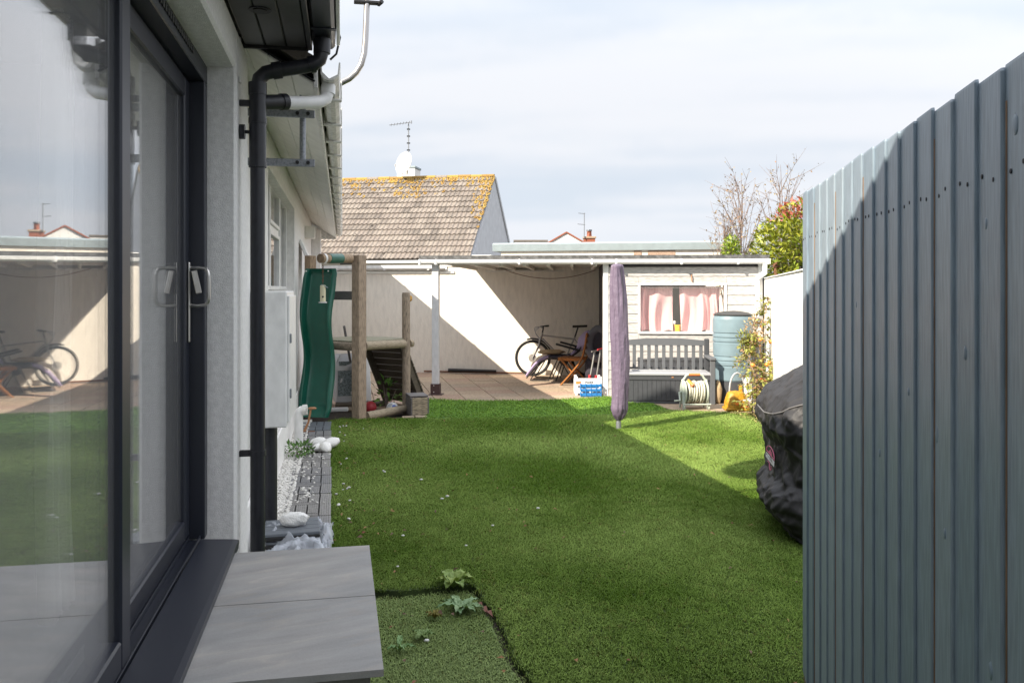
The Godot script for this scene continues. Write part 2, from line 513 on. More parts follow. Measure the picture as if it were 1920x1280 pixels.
func _ready() -> void:
	rng.seed = 20
	# ---- camera: level, turned 11.24 degrees to the right of the house wall, lens shifted down
	var cam := Camera3D.new()
	cam.name = "camera"
	add_child(cam)
	cam.projection = Camera3D.PROJECTION_FRUSTUM
	cam.near = 0.05
	cam.far = 400.0
	cam.size = 0.05 * 0.8
	cam.frustum_offset = Vector2(0, -0.05 * 0.0625)
	cam.position = Vector3(0, 1.65, 0)
	cam.rotation.y = -deg_to_rad(11.241)
	cam.current = true
	# ---- sky and sun
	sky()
	var sun := DirectionalLight3D.new()
	sun.name = "sun"
	add_child(sun)
	sun.light_energy = 1.0
	sun.light_color = Color(1.0, 0.955, 0.88)
	sun.light_angular_distance = 0.5
	sun.shadow_enabled = true
	sun.look_at_from_position(Vector3.ZERO, Vector3(1.0, -0.87, -0.54), Vector3.UP)
	# ---- the place
	materials()
	grounds()
	house()
	doorstep_and_path()
	rear_wall()
	neighbour_house()
	far_buildings()
	lean_to()
	fences()
	trees()
	play_area()
	carport_things()
	shed_front_things()
	plants_right()
	barbecue()
	parasol()
	lawn_details()

# ---------------------------------------------------------------- ground
const FLAT := Transform3D(Basis(Vector3(1, 0, 0), Vector3(0, 0, 1), Vector3(0, 1, 0)), Vector3.ZERO)

func tuft(blades: int, r: float, hgt: float, w: float, sd: int) -> ArrayMesh:
	var g := RandomNumberGenerator.new()
	g.seed = sd
	var b := B.new()
	for i in blades:
		var a := g.randf() * TAU
		var p := Vector3(cos(a), 0, sin(a)) * r * sqrt(g.randf())
		var l := g.randf() * TAU
		var lean := Vector3(cos(l), 0, sin(l))
		var k := 0.35 + 0.75 * g.randf()
		var hh := hgt * (0.7 + 0.5 * g.randf())
		var side := Vector3(-sin(l + g.randf() - 0.5), 0, cos(l + g.randf() - 0.5)) * w / 2
		var m := p + lean * hh * k * 0.35 + Vector3.UP * hh * 0.65
		var t := p + lean * hh * k + Vector3.UP * hh * (1.0 - 0.25 * k)
		var nn := (Vector3.UP * 0.9 + lean * 0.4).normalized()
		var s := 0.82 + 0.36 * g.randf()
		b.tint = Color(s, s, s * 0.9)
		b.tri(p - side, p + side, m + side * 0.8, nn, nn, nn)
		b.tri(p - side, m + side * 0.8, m - side * 0.8, nn, nn, nn)
		b.tri(m - side * 0.8, m + side * 0.8, t, nn, nn, nn)
	return b.mesh()

func scatter(called: String, mesh: Mesh, material: Material, xf: PackedFloat32Array) -> void:
	var mm := MultiMesh.new()
	mm.transform_format = MultiMesh.TRANSFORM_3D
	mm.use_colors = true
	mm.mesh = mesh
	mm.instance_count = xf.size() / 16
	mm.buffer = xf
	var o := MultiMeshInstance3D.new()
	o.multimesh = mm
	o.material_override = material
	o.name = numbered(called)
	add_child(o)
	o.set_meta("kind", "stuff")

func put_in(buf: PackedFloat32Array, t: Transform3D, c: Color) -> void:
	var b := t.basis
	buf.append_array([b.x.x, b.y.x, b.z.x, t.origin.x, b.x.y, b.y.y, b.z.y, t.origin.y, b.x.z, b.y.z, b.z.z, t.origin.z, c.r, c.g, c.b, 1.0])

func grass(called: String, label: String, poly: PackedVector2Array, y: float, dens: float, size: float, hs: float, col: Color, col2: Color, sd: int) -> void:
	var g := RandomNumberGenerator.new()
	g.seed = sd
	var f := FastNoiseLite.new()
	f.seed = sd
	f.frequency = 0.55
	f.fractal_octaves = 4
	var f2 := FastNoiseLite.new()
	f2.seed = sd + 5
	f2.frequency = 4.0
	var lo := poly[0]
	var hi := poly[0]
	for p in poly:
		lo = lo.min(p); hi = hi.max(p)
	var buf := PackedFloat32Array()
	var z := maxf(lo.y, -14.0)
	while z < minf(hi.y, -1.2):
		var dist := absf(z)
		var k := clampf(dist / 6.5, 0.85, 1.7)
		var step := k / sqrt(dens)
		var x := lo.x
		while x < hi.x:
			var p := Vector2(x + g.randf_range(-0.5, 0.5) * step, z + g.randf_range(-0.5, 0.5) * step)
			x += step
			if not Geometry2D.is_point_in_polygon(p, poly): continue
			var nlow := f.get_noise_2d(p.x * 1.3, p.y * 0.8)
			var band := sin((p.x * 0.55 - p.y) * 2.1 + 1.4 * f.get_noise_2d(p.x * 0.6, p.y * 0.6)) * 0.30
			var t := clampf(0.48 + nlow * 0.65 + band + f2.get_noise_2dv(p) * 0.22 + g.randf_range(-0.12, 0.12), 0.0, 1.0)
			var cc := col.lerp(col2, t)
			if g.randf() < 0.03: cc = cc.lerp(Color(0.20, 0.16, 0.06), 0.6)
			var sc := k * size * g.randf_range(0.85, 1.2)
			var bs := Basis(Vector3.UP, g.randf() * TAU).scaled(Vector3(sc, hs * g.randf_range(0.8, 1.2), sc))
			# the pile lies over a little, in swathes
			bs = Basis(Vector3(0, 0, 1), 0.18 * nlow) * Basis(Vector3(1, 0, 0), 0.25 + 0.15 * f.get_noise_2d(p.y * 0.9 + 30.0, p.x)) * bs
			put_in(buf, Transform3D(bs, Vector3(p.x, y, p.y)), cc)
		z += step
	scatter(called, tuft(17, 0.034, 0.020, 0.0040, sd), M.blade, buf)
	var o := get_child(get_child_count() - 1)
	tag(o, label, "grass")

func grounds() -> void:
	var b := B.new()
	b.quad(Vector3(-150, -0.12, -200), Vector3(150, -0.12, -200), Vector3(150, -0.12, 60), Vector3(-150, -0.12, 60), Vector3.UP)
	struct("ground", b, M.ground)
	b = B.new()
	b.prism(PackedVector2Array([Vector2(-0.62, 3), Vector2(3.2, 3), Vector2(3.25, -3.0), Vector2(7.5, -14.6), Vector2(-0.62, -18.0)]), -0.118, -0.045, FLAT)
	struct("soil", b, M.soil)
	# old lawn, with the square cut out of it beside the step
	var cut := PackedVector2Array([Vector2(0.95, 2), Vector2(0.86, -3.0), Vector2(0.79, -3.44), Vector2(0.752, -3.75), Vector2(0.766, -4.05), Vector2(0.764, -4.26), Vector2(0.74, -4.42), Vector2(0.73, -4.60), Vector2(0.709, -4.709), Vector2(0.58, -4.70), Vector2(0.454, -4.69), Vector2(0.32, -4.675), Vector2(0.18, -4.715), Vector2(-0.07, -4.72)])
	var old := cut.duplicate()
	for p in [[-0.075, -5.6], [-0.112, -7.5], [-0.155, -10.8], [-0.01, -10.94], [0.217, -10.9], [1.039, -10.735], [2.37, -10.56], [3.45, -10.62], [4.292, -10.85], [5.25, -10.40], [4.95, -9.6], [4.8, -9.0], [4.4, -7.9], [3.75, -6.3], [3.5, -5.5], [3.2, -4.5], [2.6, -2], [2.6, 2]]:
		old.append(Vector2(p[0], p[1]))
	b = B.new()
	b.prism(old, -0.044, 0.0, FLAT)
	struct("lawn", b, M.turf)
	var patch := PackedVector2Array([Vector2(-0.44, 2), Vector2(-0.44, -2.62), Vector2(0.10, -2.62), Vector2(0.10, -4.64), Vector2(0.30, -4.615), Vector2(0.45, -4.63), Vector2(0.62, -4.65), Vector2(0.69, -4.62), Vector2(0.70, -4.45), Vector2(0.725, -4.26), Vector2(0.728, -4.05), Vector2(0.718, -3.75), Vector2(0.76, -3.44), Vector2(0.83, -3.0), Vector2(0.92, 2)])
	b = B.new()
	b.prism(patch, -0.043, -0.022, FLAT)
	struct("turf_patch", b, M.turf_pale)
	var fresh := PackedVector2Array([Vector2(1.045, -10.74), Vector2(1.10, -11.9), Vector2(1.229, -12.70), Vector2(1.449, -12.53), Vector2(1.969, -12.305), Vector2(2.746, -12.21), Vector2(3.4, -12.26), Vector2(3.95, -12.42), Vector2(4.374, -11.827), Vector2(4.285, -10.86), Vector2(3.454, -10.63), Vector2(2.374, -10.57)])
	b = B.new()
	b.prism(fresh, -0.040, 0.003, FLAT)
	struct("fresh_turf", b, M.turf_new)
	grass("lawn_grass", "short dark green artificial grass covering the garden between path and fence", old, -0.002, 2100.0, 0.85, 1.0, Color(0.100, 0.178, 0.026), Color(0.262, 0.372, 0.098), 31)
	grass("patch_grass", "paler sunken square of artificial grass beside the grey step", patch, -0.023, 2000.0, 0.9, 0.75, Color(0.22, 0.300, 0.105), Color(0.33, 0.42, 0.175), 32)
	grass("fresh_grass", "bright green strip of newer artificial grass along the patio edge", fresh, 0.001, 1300.0, 0.9, 0.75, Color(0.150, 0.285, 0.042), Color(0.185, 0.335, 0.055), 33)
	# patio of square slabs under the lean-to
	var patio := group_struct("patio")
	b = B.new()
	b.prism(PackedVector2Array([Vector2(-0.4, -11.9), Vector2(4.25, -11.9), Vector2(4.25, -16.3), Vector2(-0.4, -18.0)]), -0.044, -0.026, FLAT)
	part("joint_sand", b, M.joint, patio)
	var slab := B.new()
	slab.box(Vector3(-0.2195, -0.024, -0.2195), Vector3(0.2195, 0.0, 0.2195), 0.004)
	var sm := slab.mesh()
	for i in range(-5, 6):
		for j in 14:
			var x := 1.808 + 0.45 * (i + 0.5)
			var z := -11.93 - 0.45 * (j + 0.5)
			if x > 4.3 or z < -16.736 + (x - 1.778) * 0.4075 - 0.25: continue
			var o := part("slab", sm, M["slab%d" % rng.randi_range(0, 3)], patio)
			o.position = Vector3(x, -0.012 + rng.randf_range(-0.002, 0.002), z)
			o.rotation = Vector3(rng.randf_range(-0.004, 0.004), rng.randf_range(-0.004, 0.004), rng.randf_range(-0.004, 0.004))
	var strip := group_struct("paving_strip")
	for k in 3:
		b = B.new()
		var u := [[4.33, -11.62, 4.40, -10.92, 4.86, -10.76, 4.92, -12.15], [4.87, -10.755, 5.23, -10.60, 5.55, -11.98, 4.93, -12.15], [5.24, -10.595, 5.45, -10.48, 6.10, -11.84, 5.56, -11.98]][k] as Array
		b.prism(PackedVector2Array([Vector2(u[0], u[1]), Vector2(u[2], u[3]), Vector2(u[4], u[5]), Vector2(u[6], u[7])]), -0.04, -0.002, FLAT)
		part("slab", b, M["slab%d" % (k % 2)], strip)

# ---------------------------------------------------------------- house
const WX := -0.46   # outer wall of the extension
const WB := -0.57   # outer wall of the bungalow behind it

func house() -> void:
	var h := thing("bungalow", "long white rendered bungalow with dark sliding patio door, filling the left side", "house", Vector3(-0.6, 0, -4))
	var o := -h.position
	var pb := func(called: String, lo: Vector3, hi: Vector3, m: Material, par: Node3D, ch := 0.003) -> MeshInstance3D:
		return pbox(called, lo + o, hi + o, m, par, ch)
	# extension walls round the door opening (Z -3.93 .. 1.6)
	pb.call("extension_wall", Vector3(-0.82, -0.1, -4.40), Vector3(WX, 2.80, -3.93), M.render_white, h, 0.012)
	pb.call("extension_wall", Vector3(-0.82, 2.62, -3.93), Vector3(WX, 2.80, 1.6), M.render_white, h, 0.012)
	pb.call("extension_wall", Vector3(-0.82, -0.1, 1.6), Vector3(WX, 2.80, 5.0), M.render_white, h, 0.012)
	pb.call("extension_wall", Vector3(-0.82, -0.1, -3.93), Vector3(WX - 0.02, 0.50, 1.6), M.render_white, h, 0.0)
	pb.call("extension_wall", Vector3(-5.0, -0.1, 5.0), Vector3(WX, 2.80, 5.2), M.render_white, h, 0.0)
	# the room behind the glass
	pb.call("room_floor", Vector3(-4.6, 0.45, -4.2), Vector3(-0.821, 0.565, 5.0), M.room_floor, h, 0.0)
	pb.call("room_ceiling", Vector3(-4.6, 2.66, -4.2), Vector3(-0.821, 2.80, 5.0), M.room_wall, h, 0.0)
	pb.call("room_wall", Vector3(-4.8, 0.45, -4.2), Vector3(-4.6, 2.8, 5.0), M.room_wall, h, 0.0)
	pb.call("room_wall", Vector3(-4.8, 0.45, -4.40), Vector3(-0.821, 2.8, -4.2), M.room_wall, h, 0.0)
	# flat roof with a deep dark fascia and gutter
	var b := B.new()
	b.box(Vector3(-5.0, 2.87, -4.18) + o, Vector3(-0.17, 3.20, 5.2) + o, 0.0)
	part("flat_roof", b, M.felt, h)
	var sof := pb.call("dark_soffit", Vector3(-0.455, 2.812, -4.19), Vector3(-0.165, 2.83, 5.2), M.black, h, 0.0) as MeshInstance3D
	for k in 3:
		var x0 := -0.455 + k * 0.0967
		pb.call("soffit_board", Vector3(x0 + 0.002, 2.80, -4.195), Vector3(x0 + 0.0937, 2.8115, 5.2), M.soffit_dark, sof, 0.004)
	pb.call("soffit_trim", Vector3(-0.47, 2.785, -4.215), Vector3(-0.16, 2.84, -4.196), M.black, sof, 0.003)
	b = B.new()
	b.lathe([[0.0, -0.004], [0.030, -0.004], [0.030, 0.0], [0.046, -0.001], [0.046, 0.004]], 20, Transform3D(Basis(), Vector3(-0.335, 2.797, -3.66) + o))
	part("soffit_light", b, M.black, h)
	var fas := pb.call("dark_fascia", Vector3(-0.164, 2.79, -4.21), Vector3(-0.142, 3.24, 5.2), M.anthracite_flat, h) as MeshInstance3D
	pb.call("roof_edge_trim", Vector3(-0.166, 3.20, -4.215), Vector3(-0.125, 3.26, 5.2), M.anthracite, fas)
	var gut := B.new()
	gut.prism(PackedVector2Array([Vector2(-0.140, 2.93), Vector2(-0.140, 2.82), Vector2(-0.125, 2.805), Vector2(-0.05, 2.805), Vector2(-0.035, 2.82), Vector2(-0.030, 2.925), Vector2(-0.037, 2.932), Vector2(-0.043, 2.925), Vector2(-0.046, 2.828), Vector2(-0.127, 2.828), Vector2(-0.132, 2.93)]), -4.22, 5.2, Transform3D(Basis(), o))
	var dg := part("dark_gutter", gut, M.anthracite, h)
	for k in 6:
		pb.call("gutter_bracket", Vector3(-0.139, 2.800, -3.9 + k * 0.8), Vector3(-0.028, 2.8045, -3.87 + k * 0.8), M.anthracite, dg, 0.001)
	pb.call("gutter_sheen", Vector3(-0.0285, 2.83, -4.24), Vector3(-0.012, 3.245, 5.2), M.upvc, dg, 0.002)  # white strip stands in for sky sheen on the dark gutter face
	# bungalow walls with openings
	var wall_m = M.wall_white
	for s in [[-4.42, -6.90, 0.0, 2.92], [-6.90, -10.60, 0.0, 1.57], [-6.90, -10.60, 2.70, 2.92], [-10.60, -11.62, 0.0, 2.92], [-11.62, -12.52, 0.0, 1.35], [-11.62, -12.52, 2.32, 2.92], [-12.52, -13.35, 0.0, 2.92], [-13.35, -14.3, 2.15, 2.92], [-14.3, -16.6, 0.0, 2.92]]:
		pb.call("wall", Vector3(-0.84, s[2] - 0.1, s[1]), Vector3(WB, s[3], s[0]), wall_m, h, 0.0)
	pb.call("wall", Vector3(-6.5, -0.1, -16.8), Vector3(-0.575, 2.9, -16.6), wall_m, h, 0.0)
	pb.call("wall", Vector3(-6.7, -0.1, -16.8), Vector3(-6.5, 2.68, -4.4), wall_m, h, 0.0)
	pb.call("corner_pier", Vector3(-0.5699, -0.1, -16.7), Vector3(-0.40, 2.76, -16.3), wall_m, h, 0.01)
	pb.call("plinth", Vector3(-0.5699, -0.1, -13.3), Vector3(-0.548, 0.36, -4.43), wall_m, h, 0.01)
	# first window
	window(h, o, -6.90, -10.60, 1.57, 2.70)
	# the second, with its small casement swung out at the bottom
	var w2 := pb.call("window", Vector3(-0.75, 1.35, -12.52), Vector3(-0.70, 2.32, -11.62), M.upvc, h) as MeshInstance3D
	b = B.new()
	b.box(Vector3(0, -0.42, -0.43), Vector3(0.04, 0.0, 0.43), 0.004, Transform3D(Basis(Vector3(0, 0, 1), 0.42), Vector3(-0.58, 2.28, -12.07) + o))
	part("casement", b, M.upvc, w2)
	b = B.new()
	b.box(Vector3(-0.003, -0.38, -0.39), Vector3(-0.001, -0.04, 0.39), 0.0, Transform3D(Basis(Vector3(0, 0, 1), 0.42), Vector3(-0.58, 2.28, -12.07) + o))
	part("casement_lining", b, M.raw_wood, w2)
	pb.call("back_door", Vector3(-0.76, 0.05, -14.3), Vector3(-0.71, 2.15, -13.35), M.upvc, h)
	pb.call("vent_box", Vector3(-0.569, 2.42, -13.75), Vector3(-0.42, 2.60, -13.45), M.upvc_soffit, h)
	# pitched roof over it, boarded soffit, fascia and white gutter
	b = B.new()
	b.prism(PackedVector2Array([Vector2(-0.10, 2.745), Vector2(-3.7, 4.80), Vector2(-7.3, 2.745), Vector2(-7.25, 2.70), Vector2(-3.7, 4.735), Vector2(-0.13, 2.695)]), -16.95, -4.2, Transform3D(Basis(), o))
	var rf := part("pitched_roof", b, M.roof1, h)
	pb.call("chimney", Vector3(-2.6, 3.6, -8.0), Vector3(-1.9, 5.9, -7.3), M.wall_white, rf)  # unseen chimney, added to throw a shadow band on the lawn
	var sl := Transform3D(Basis(Vector3(0, 0, 1), -0.5236), Vector3(-0.139, 2.632, 0) + o)
	b = B.new()
	b.box(Vector3(-0.50, 0.0125, -16.92), Vector3(-0.001, 0.02, -4.21), 0.0, sl)
	var ws := part("soffit", b, M.gap, h)
	for k in 4:
		var x0 := -0.497 + k * 0.124
		for zz in [[-4.22, -8.1], [-8.106, -12.2], [-12.206, -16.9]]:
			b = B.new()
			b.box(Vector3(x0 + 0.0015, 0.0, zz[1]), Vector3(x0 + 0.1225, 0.012, zz[0]), 0.003, sl)
			part("soffit_board", b, M.upvc_soffit, ws)
	var f2 := pb.call("fascia", Vector3(-0.138, 2.615, -16.95), Vector3(-0.118, 2.80, -4.22), M.upvc_dirty, h) as MeshInstance3D
	b = B.new()
	b.prism(PackedVector2Array([Vector2(-0.62, 2.60), Vector2(-0.12, 2.60), Vector2(-0.12, 2.74), Vector2(-0.62, 3.03)]), -16.97, -16.92, Transform3D(Basis(), o))
	part("box_end", b, M.upvc_dirty, f2)
	var g2 := B.new()
	g2.prism(PackedVector2Array([Vector2(-0.104, 2.745), Vector2(-0.104, 2.69), Vector2(-0.09, 2.668), Vector2(-0.065, 2.66), Vector2(-0.04, 2.664), Vector2(-0.018, 2.685), Vector2(-0.010, 2.745), Vector2(-0.014, 2.75), Vector2(-0.018, 2.745), Vector2(-0.024, 2.69), Vector2(-0.064, 2.668), Vector2(-0.098, 2.70), Vector2(-0.100, 2.745)]), -17.0, -4.24, Transform3D(Basis(), o))
	var gp := part("gutter", g2, M.upvc_dirty, h)
	var z := -4.66
	var k := 0
	while z > -16.9:
		b = B.new()
		b.box(Vector3(-0.1175, 2.648, z - 0.022) + o, Vector3(-0.004, 2.659, z + 0.022) + o, 0.003)
		b.box(Vector3(-0.0095, 2.66, z - 0.022) + o, Vector3(-0.003, 2.755, z + 0.022) + o, 0.002)
		b.box(Vector3(-0.1175, 2.66, z - 0.022) + o, Vector3(-0.1045, 2.75, z + 0.022) + o, 0.002)
		part("gutter_bracket", b, M.upvc_dirty, gp)
		z -= 0.62 if k % 3 else 0.70
		k += 1
	# dark downpipe with its bends, sockets and clips
	var dp := B.new()
	var path: Array = []
	for p in [[-0.38, 0.0], [-0.38, 2.50], [-0.379, 2.57], [-0.372, 2.605], [-0.345, 2.632], [-0.30, 2.645], [-0.17, 2.672], [-0.130, 2.684], [-0.105, 2.705], [-0.095, 2.74], [-0.093, 2.83]]:
		path.append(Vector3(p[0], p[1], -4.04) + o)
	dp.tube(path, 0.033, 16)
	var pipe := part("downpipe", dp, M.pipe_dark, h)
	for q in [[2.20, 2.53, 0.038], [2.53, 2.585, 0.041], [2.40, 2.425, 0.041], [2.20, 2.225, 0.040]]:
		b = B.new()
		b.tube([Vector3(-0.38, q[0], -4.04) + o, Vector3(-0.38, q[1], -4.04) + o], q[2], 16)
		part("socket", b, M.pipe_dark, pipe)
	for q in [[Vector3(-0.315, 2.642, -4.04), Vector3(-0.275, 2.650, -4.04)], [Vector3(-0.094, 2.735, -4.04), Vector3(-0.093, 2.80, -4.04)], [Vector3(-0.150, 2.677, -4.04), Vector3(-0.128, 2.684, -4.04)]]:
		b = B.new()
		b.tube([q[0] + o, q[1] + o], 0.039, 16)
		part("socket", b, M.pipe_dark, pipe)
	for q in [2.49, 0.90]:
		b = B.new()
		b.tube([Vector3(-0.38, q - 0.012, -4.04) + o, Vector3(-0.38, q + 0.012, -4.04) + o], 0.0375, 16)
		b.box(Vector3(-0.459, q - 0.014, -4.052) + o, Vector3(-0.40, q + 0.014, -4.028) + o, 0.002)
		part("pipe_clip", b, M.pipe_dark, pipe)
	b = B.new()
	b.tube([Vector3(-0.459, 2.36, -4.04) + o, Vector3(-0.435, 2.36, -4.04) + o], 0.034, 14)
	b.tube([Vector3(-0.44, 2.36, -4.04) + o, Vector3(-0.40, 2.36, -4.04) + o], 0.008, 8)
	part("pipe_clip", b, M.pipe_dark, pipe)
	# white branch from the bungalow gutter
	b = B.new()
	path = []
	for p in [[-0.07, 2.68, -4.34], [-0.072, 2.62, -4.33], [-0.080, 2.588, -4.32], [-0.11, 2.566, -4.30], [-0.20, 2.541, -4.22], [-0.295, 2.518, -4.12]]:
		path.append(Vector3(p[0], p[1], p[2]) + o)
	b.tube(path, 0.031, 16)
	var wp := part("white_branch_pipe", b, M.upvc, h)
	b = B.new()
	b.tube([Vector3(-0.0715, 2.61, -4.331) + o, Vector3(-0.070, 2.655, -4.338) + o], 0.036, 16)
	part("socket", b, M.upvc, wp)
	b = B.new()
	b.tube([Vector3(-0.38, 2.497, -4.045) + o, Vector3(-0.27, 2.525, -4.142) + o], 0.035, 16)
	part("socket", b, M.pipe_dark, wp)
	b = B.new()
	b.tube([Vector3(-0.285, 2.521, -4.13) + o, Vector3(-0.262, 2.527, -4.149) + o], 0.0395, 16)
	part("socket", b, M.pipe_dark, wp)
	# thick dark pipe below the meter cabinet
	b = B.new()
	b.tube([Vector3(-0.47, -0.05, -5.72) + o, Vector3(-0.47, 0.77, -5.72) + o], 0.055, 18)
	part("soil_pipe", b, M.pipe_dark, h)
	# white meter cabinet
	var mc := pb.call("meter_cabinet", Vector3(-0.5698, 0.77, -6.35), Vector3(-0.345, 1.63, -5.56), M.upvc, h, 0.008) as MeshInstance3D
	pb.call("door", Vector3(-0.3448, 0.80, -6.33), Vector3(-0.330, 1.60, -5.58), M.upvc, mc)
	for y in [1.30, 0.95]:
		pb.call("hinge", Vector3(-0.3298, y, -5.62), Vector3(-0.318, y + 0.06, -5.59), M.galv, mc)
	# white waste pipe further along
	b = B.new()
	b.tube([Vector3(-0.45, -0.05, -9.2) + o, Vector3(-0.45, 0.33, -9.2) + o, Vector3(-0.445, 0.36, -9.2) + o, Vector3(-0.43, 0.37, -9.2) + o, Vector3(-0.37, 0.375, -9.2) + o], 0.045, 14)
	var ws2 := part("waste_pipe", b, M.upvc, h)
	b = B.new()
	b.tube([Vector3(-0.41, 0.372, -9.2) + o, Vector3(-0.36, 0.375, -9.2) + o], 0.055, 14)
	part("socket", b, M.upvc_dirty, ws2)
	pb.call("wall_vent", Vector3(-0.459, 2.575, -4.03), Vector3(-0.449, 2.60, -4.0), M.upvc_dirty, h)
	patio_door(h, o)
	# curtain gathered in the middle of the room side
	var cu := B.new()
	cu.sheet(func(u, w):
		var wide: float = lerpf(0.13, 0.24, smoothstep(0.3, 1.0, 1.0 - w))
		var zz: float = -3.05 + (u - 0.5) * wide
		return Vector3(-0.93 + 0.03 * sin(u * 34.0) + 0.008 * sin(u * 80.0 + w * 6.0), 0.58 + 1.98 * w, zz + 0.02 * sin(w * 5.0)), 60, 14)
	one("white_curtain", cu, M.curtain_white, "white gathered curtain hanging behind the glass of the patio door", "curtain")

func window(h: Node3D, o: Vector3, z0: float, z1: float, y0: float, y1: float) -> void:
	var f := B.new()
	var x0 := -0.735
	var x1 := -0.675
	var t := 0.06
	var zm := z0 - 1.30
	var zn := z0 - 2.55
	f.box(Vector3(x0, y0, z1) + o, Vector3(x1, y0 + t, z0) + o, 0.005)
	f.box(Vector3(x0, y1 - t, z1) + o, Vector3(x1, y1, z0) + o, 0.005)
	for z in [z0 - t / 2, zm, zn, z1 + t / 2]:
		f.box(Vector3(x0, y0 + t, z - t / 2) + o, Vector3(x1, y1 - t, z + t / 2) + o, 0.005)
	f.box(Vector3(x0, 2.20, zn + t / 2) + o, Vector3(x1, 2.26, zm - t / 2) + o, 0.005)
	var w := part("window", f, M.upvc, h)
	for q in [[zm + 0.03, z0 - t, y0 + t, y1 - t], [zn + 0.03, zm - 0.03, y0 + t, 2.20], [zn + 0.03, zm - 0.03, 2.26, y1 - t], [z1 + t, zn - 0.03, y0 + t, y1 - t]]:
		var s := B.new()
		var e := 0.045
		for k in [[q[0], q[0] + e, q[2], q[3]], [q[1] - e, q[1], q[2], q[3]]]:
			s.box(Vector3(x1 - 0.02, k[2] + 0.004, k[0] + 0.003) + o, Vector3(x1 + 0.018, k[3] - 0.004, k[1] - 0.003) + o, 0.004)
		for k in [q[2], q[3] - e]:
			s.box(Vector3(x1 - 0.02, k + 0.004, q[0] + e) + o, Vector3(x1 + 0.017, k + e - 0.004, q[1] - e) + o, 0.004)
		part("sash", s, M.upvc, w)
		var g := B.new()
		g.quad(Vector3(x1 - 0.012, q[2], q[0]) + o, Vector3(x1 - 0.012, q[2], q[1]) + o, Vector3(x1 - 0.012, q[3], q[1]) + o, Vector3(x1 - 0.012, q[3], q[0]) + o, Vector3(1, 0, 0))
		part("pane", g, M.pane, w)
	var sill := B.new()
	sill.box(Vector3(-0.70, y0 - 0.035, z1) + o, Vector3(WB + 0.03, y0 - 0.002, z0) + o, 0.006)
	part("sill", sill, M.upvc, w)
	var back := B.new()
	back.box(Vector3(-2.4, y0 - 0.5, z1 - 0.5) + o, Vector3(-2.3, y1 + 0.1, z0 + 0.5) + o, 0.0)
	back.box(Vector3(-2.3, y0 - 0.5, z1 - 0.5) + o, Vector3(-0.841, y0 - 0.4, z0 + 0.5) + o, 0.0)
	back.box(Vector3(-2.3, y1 + 0.1, z1 - 0.5) + o, Vector3(-0.841, y1 + 0.17, z0 + 0.5) + o, 0.0)
	back.box(Vector3(-2.3, y0 - 0.4, z1 - 0.6) + o, Vector3(-0.841, y1 + 0.1, z1 - 0.5) + o, 0.0)
	back.box(Vector3(-2.3, y0 - 0.4, z0 + 0.5) + o, Vector3(-0.841, y1 + 0.1, z0 + 0.6) + o, 0.0)
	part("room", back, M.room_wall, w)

func patio_door(h: Node3D, o: Vector3) -> void:
	var f := B.new()
	# outer frame: head, jamb, threshold
	f.box(Vector3(-0.74, 2.54, -3.93) + o, Vector3(-0.582, 2.62, 1.6) + o, 0.004)
	f.box(Vector3(-0.74, 0.57, -3.93) + o, Vector3(-0.582, 2.54, -3.86) + o, 0.004)
	f.box(Vector3(-0.74, 0.57, 1.53) + o, Vector3(-0.582, 2.54, 1.6) + o, 0.004)
	f.box(Vector3(-0.74, 0.51, -3.86) + o, Vector3(-0.59, 0.57, 1.53) + o, 0.003)
	for x in [-0.604, -0.650, -0.70]:
		f.box(Vector3(x, 0.571, -3.858) + o, Vector3(x + 0.006, 0.588, 1.52) + o, 0.001)
	var d := part("patio_door", f, M.anthracite, h)
	var vent := B.new()
	for k in 26:
		vent.box(Vector3(-0.581, 2.575, -3.55 + k * 0.04) + o, Vector3(-0.576, 2.60, -3.526 + k * 0.04) + o, 0.001)
	part("trickle_vent", vent, M.black, d)
	# far leaf: set back on the inner track
	leaf_frame(d, o, "far_leaf", -0.685, -0.645, -3.86, -2.48, 0.592, 2.536, 0.10, -0.662)
	# near leaf: on the outer track
	leaf_frame(d, o, "near_leaf", -0.640, -0.598, -2.62, -0.9, 0.592, 2.536, 0.10, -0.617)
	leaf_frame(d, o, "end_leaf", -0.685, -0.645, -0.98, 1.52, 0.592, 2.536, 0.10, -0.662)
	# bowed handle with its lock plate
	var p := B.new()
	p.box(Vector3(-0.6445, 1.42, -3.835) + o, Vector3(-0.634, 1.76, -3.805) + o, 0.004)
	var hp := part("handle", p, M.steel, d)
	var g := B.new()
	var pts: Array = []
	for q in [[-0.640, 1.735, -3.82], [-0.60, 1.737, -3.81], [-0.572, 1.733, -3.80], [-0.560, 1.720, -3.795], [-0.556, 1.70, -3.793], [-0.556, 1.61, -3.793], [-0.560, 1.590, -3.795], [-0.572, 1.578, -3.80], [-0.60, 1.575, -3.81], [-0.640, 1.577, -3.82]]:
		pts.append(Vector3(q[0], q[1], q[2]) + o)
	g.tube(pts, 0.0075, 10)
	part("grip", g, M.steel, hp)
	g = B.new()
	g.box(Vector3(-0.012, -0.10, -0.008), Vector3(0.012, 0.0, 0.008), 0.003, Transform3D(Basis(Vector3(0, 0, 1), 0.2), Vector3(-0.618, 1.725, -3.81) + o))
	part("latch", g, M.steel, hp)
	# sloping dark sill that oversails the step
	var s := B.new()
	s.prism(PackedVector2Array([Vector2(-0.588, 0.588), Vector2(-0.455, 0.580), Vector2(-0.436, 0.577), Vector2(-0.434, 0.572), Vector2(-0.436, 0.540), Vector2(-0.447, 0.540), Vector2(-0.449, 0.566), Vector2(-0.588, 0.574)]), -3.80, 1.6, Transform3D(Basis(), o))
	part("door_sill", s, M.anthracite, h)

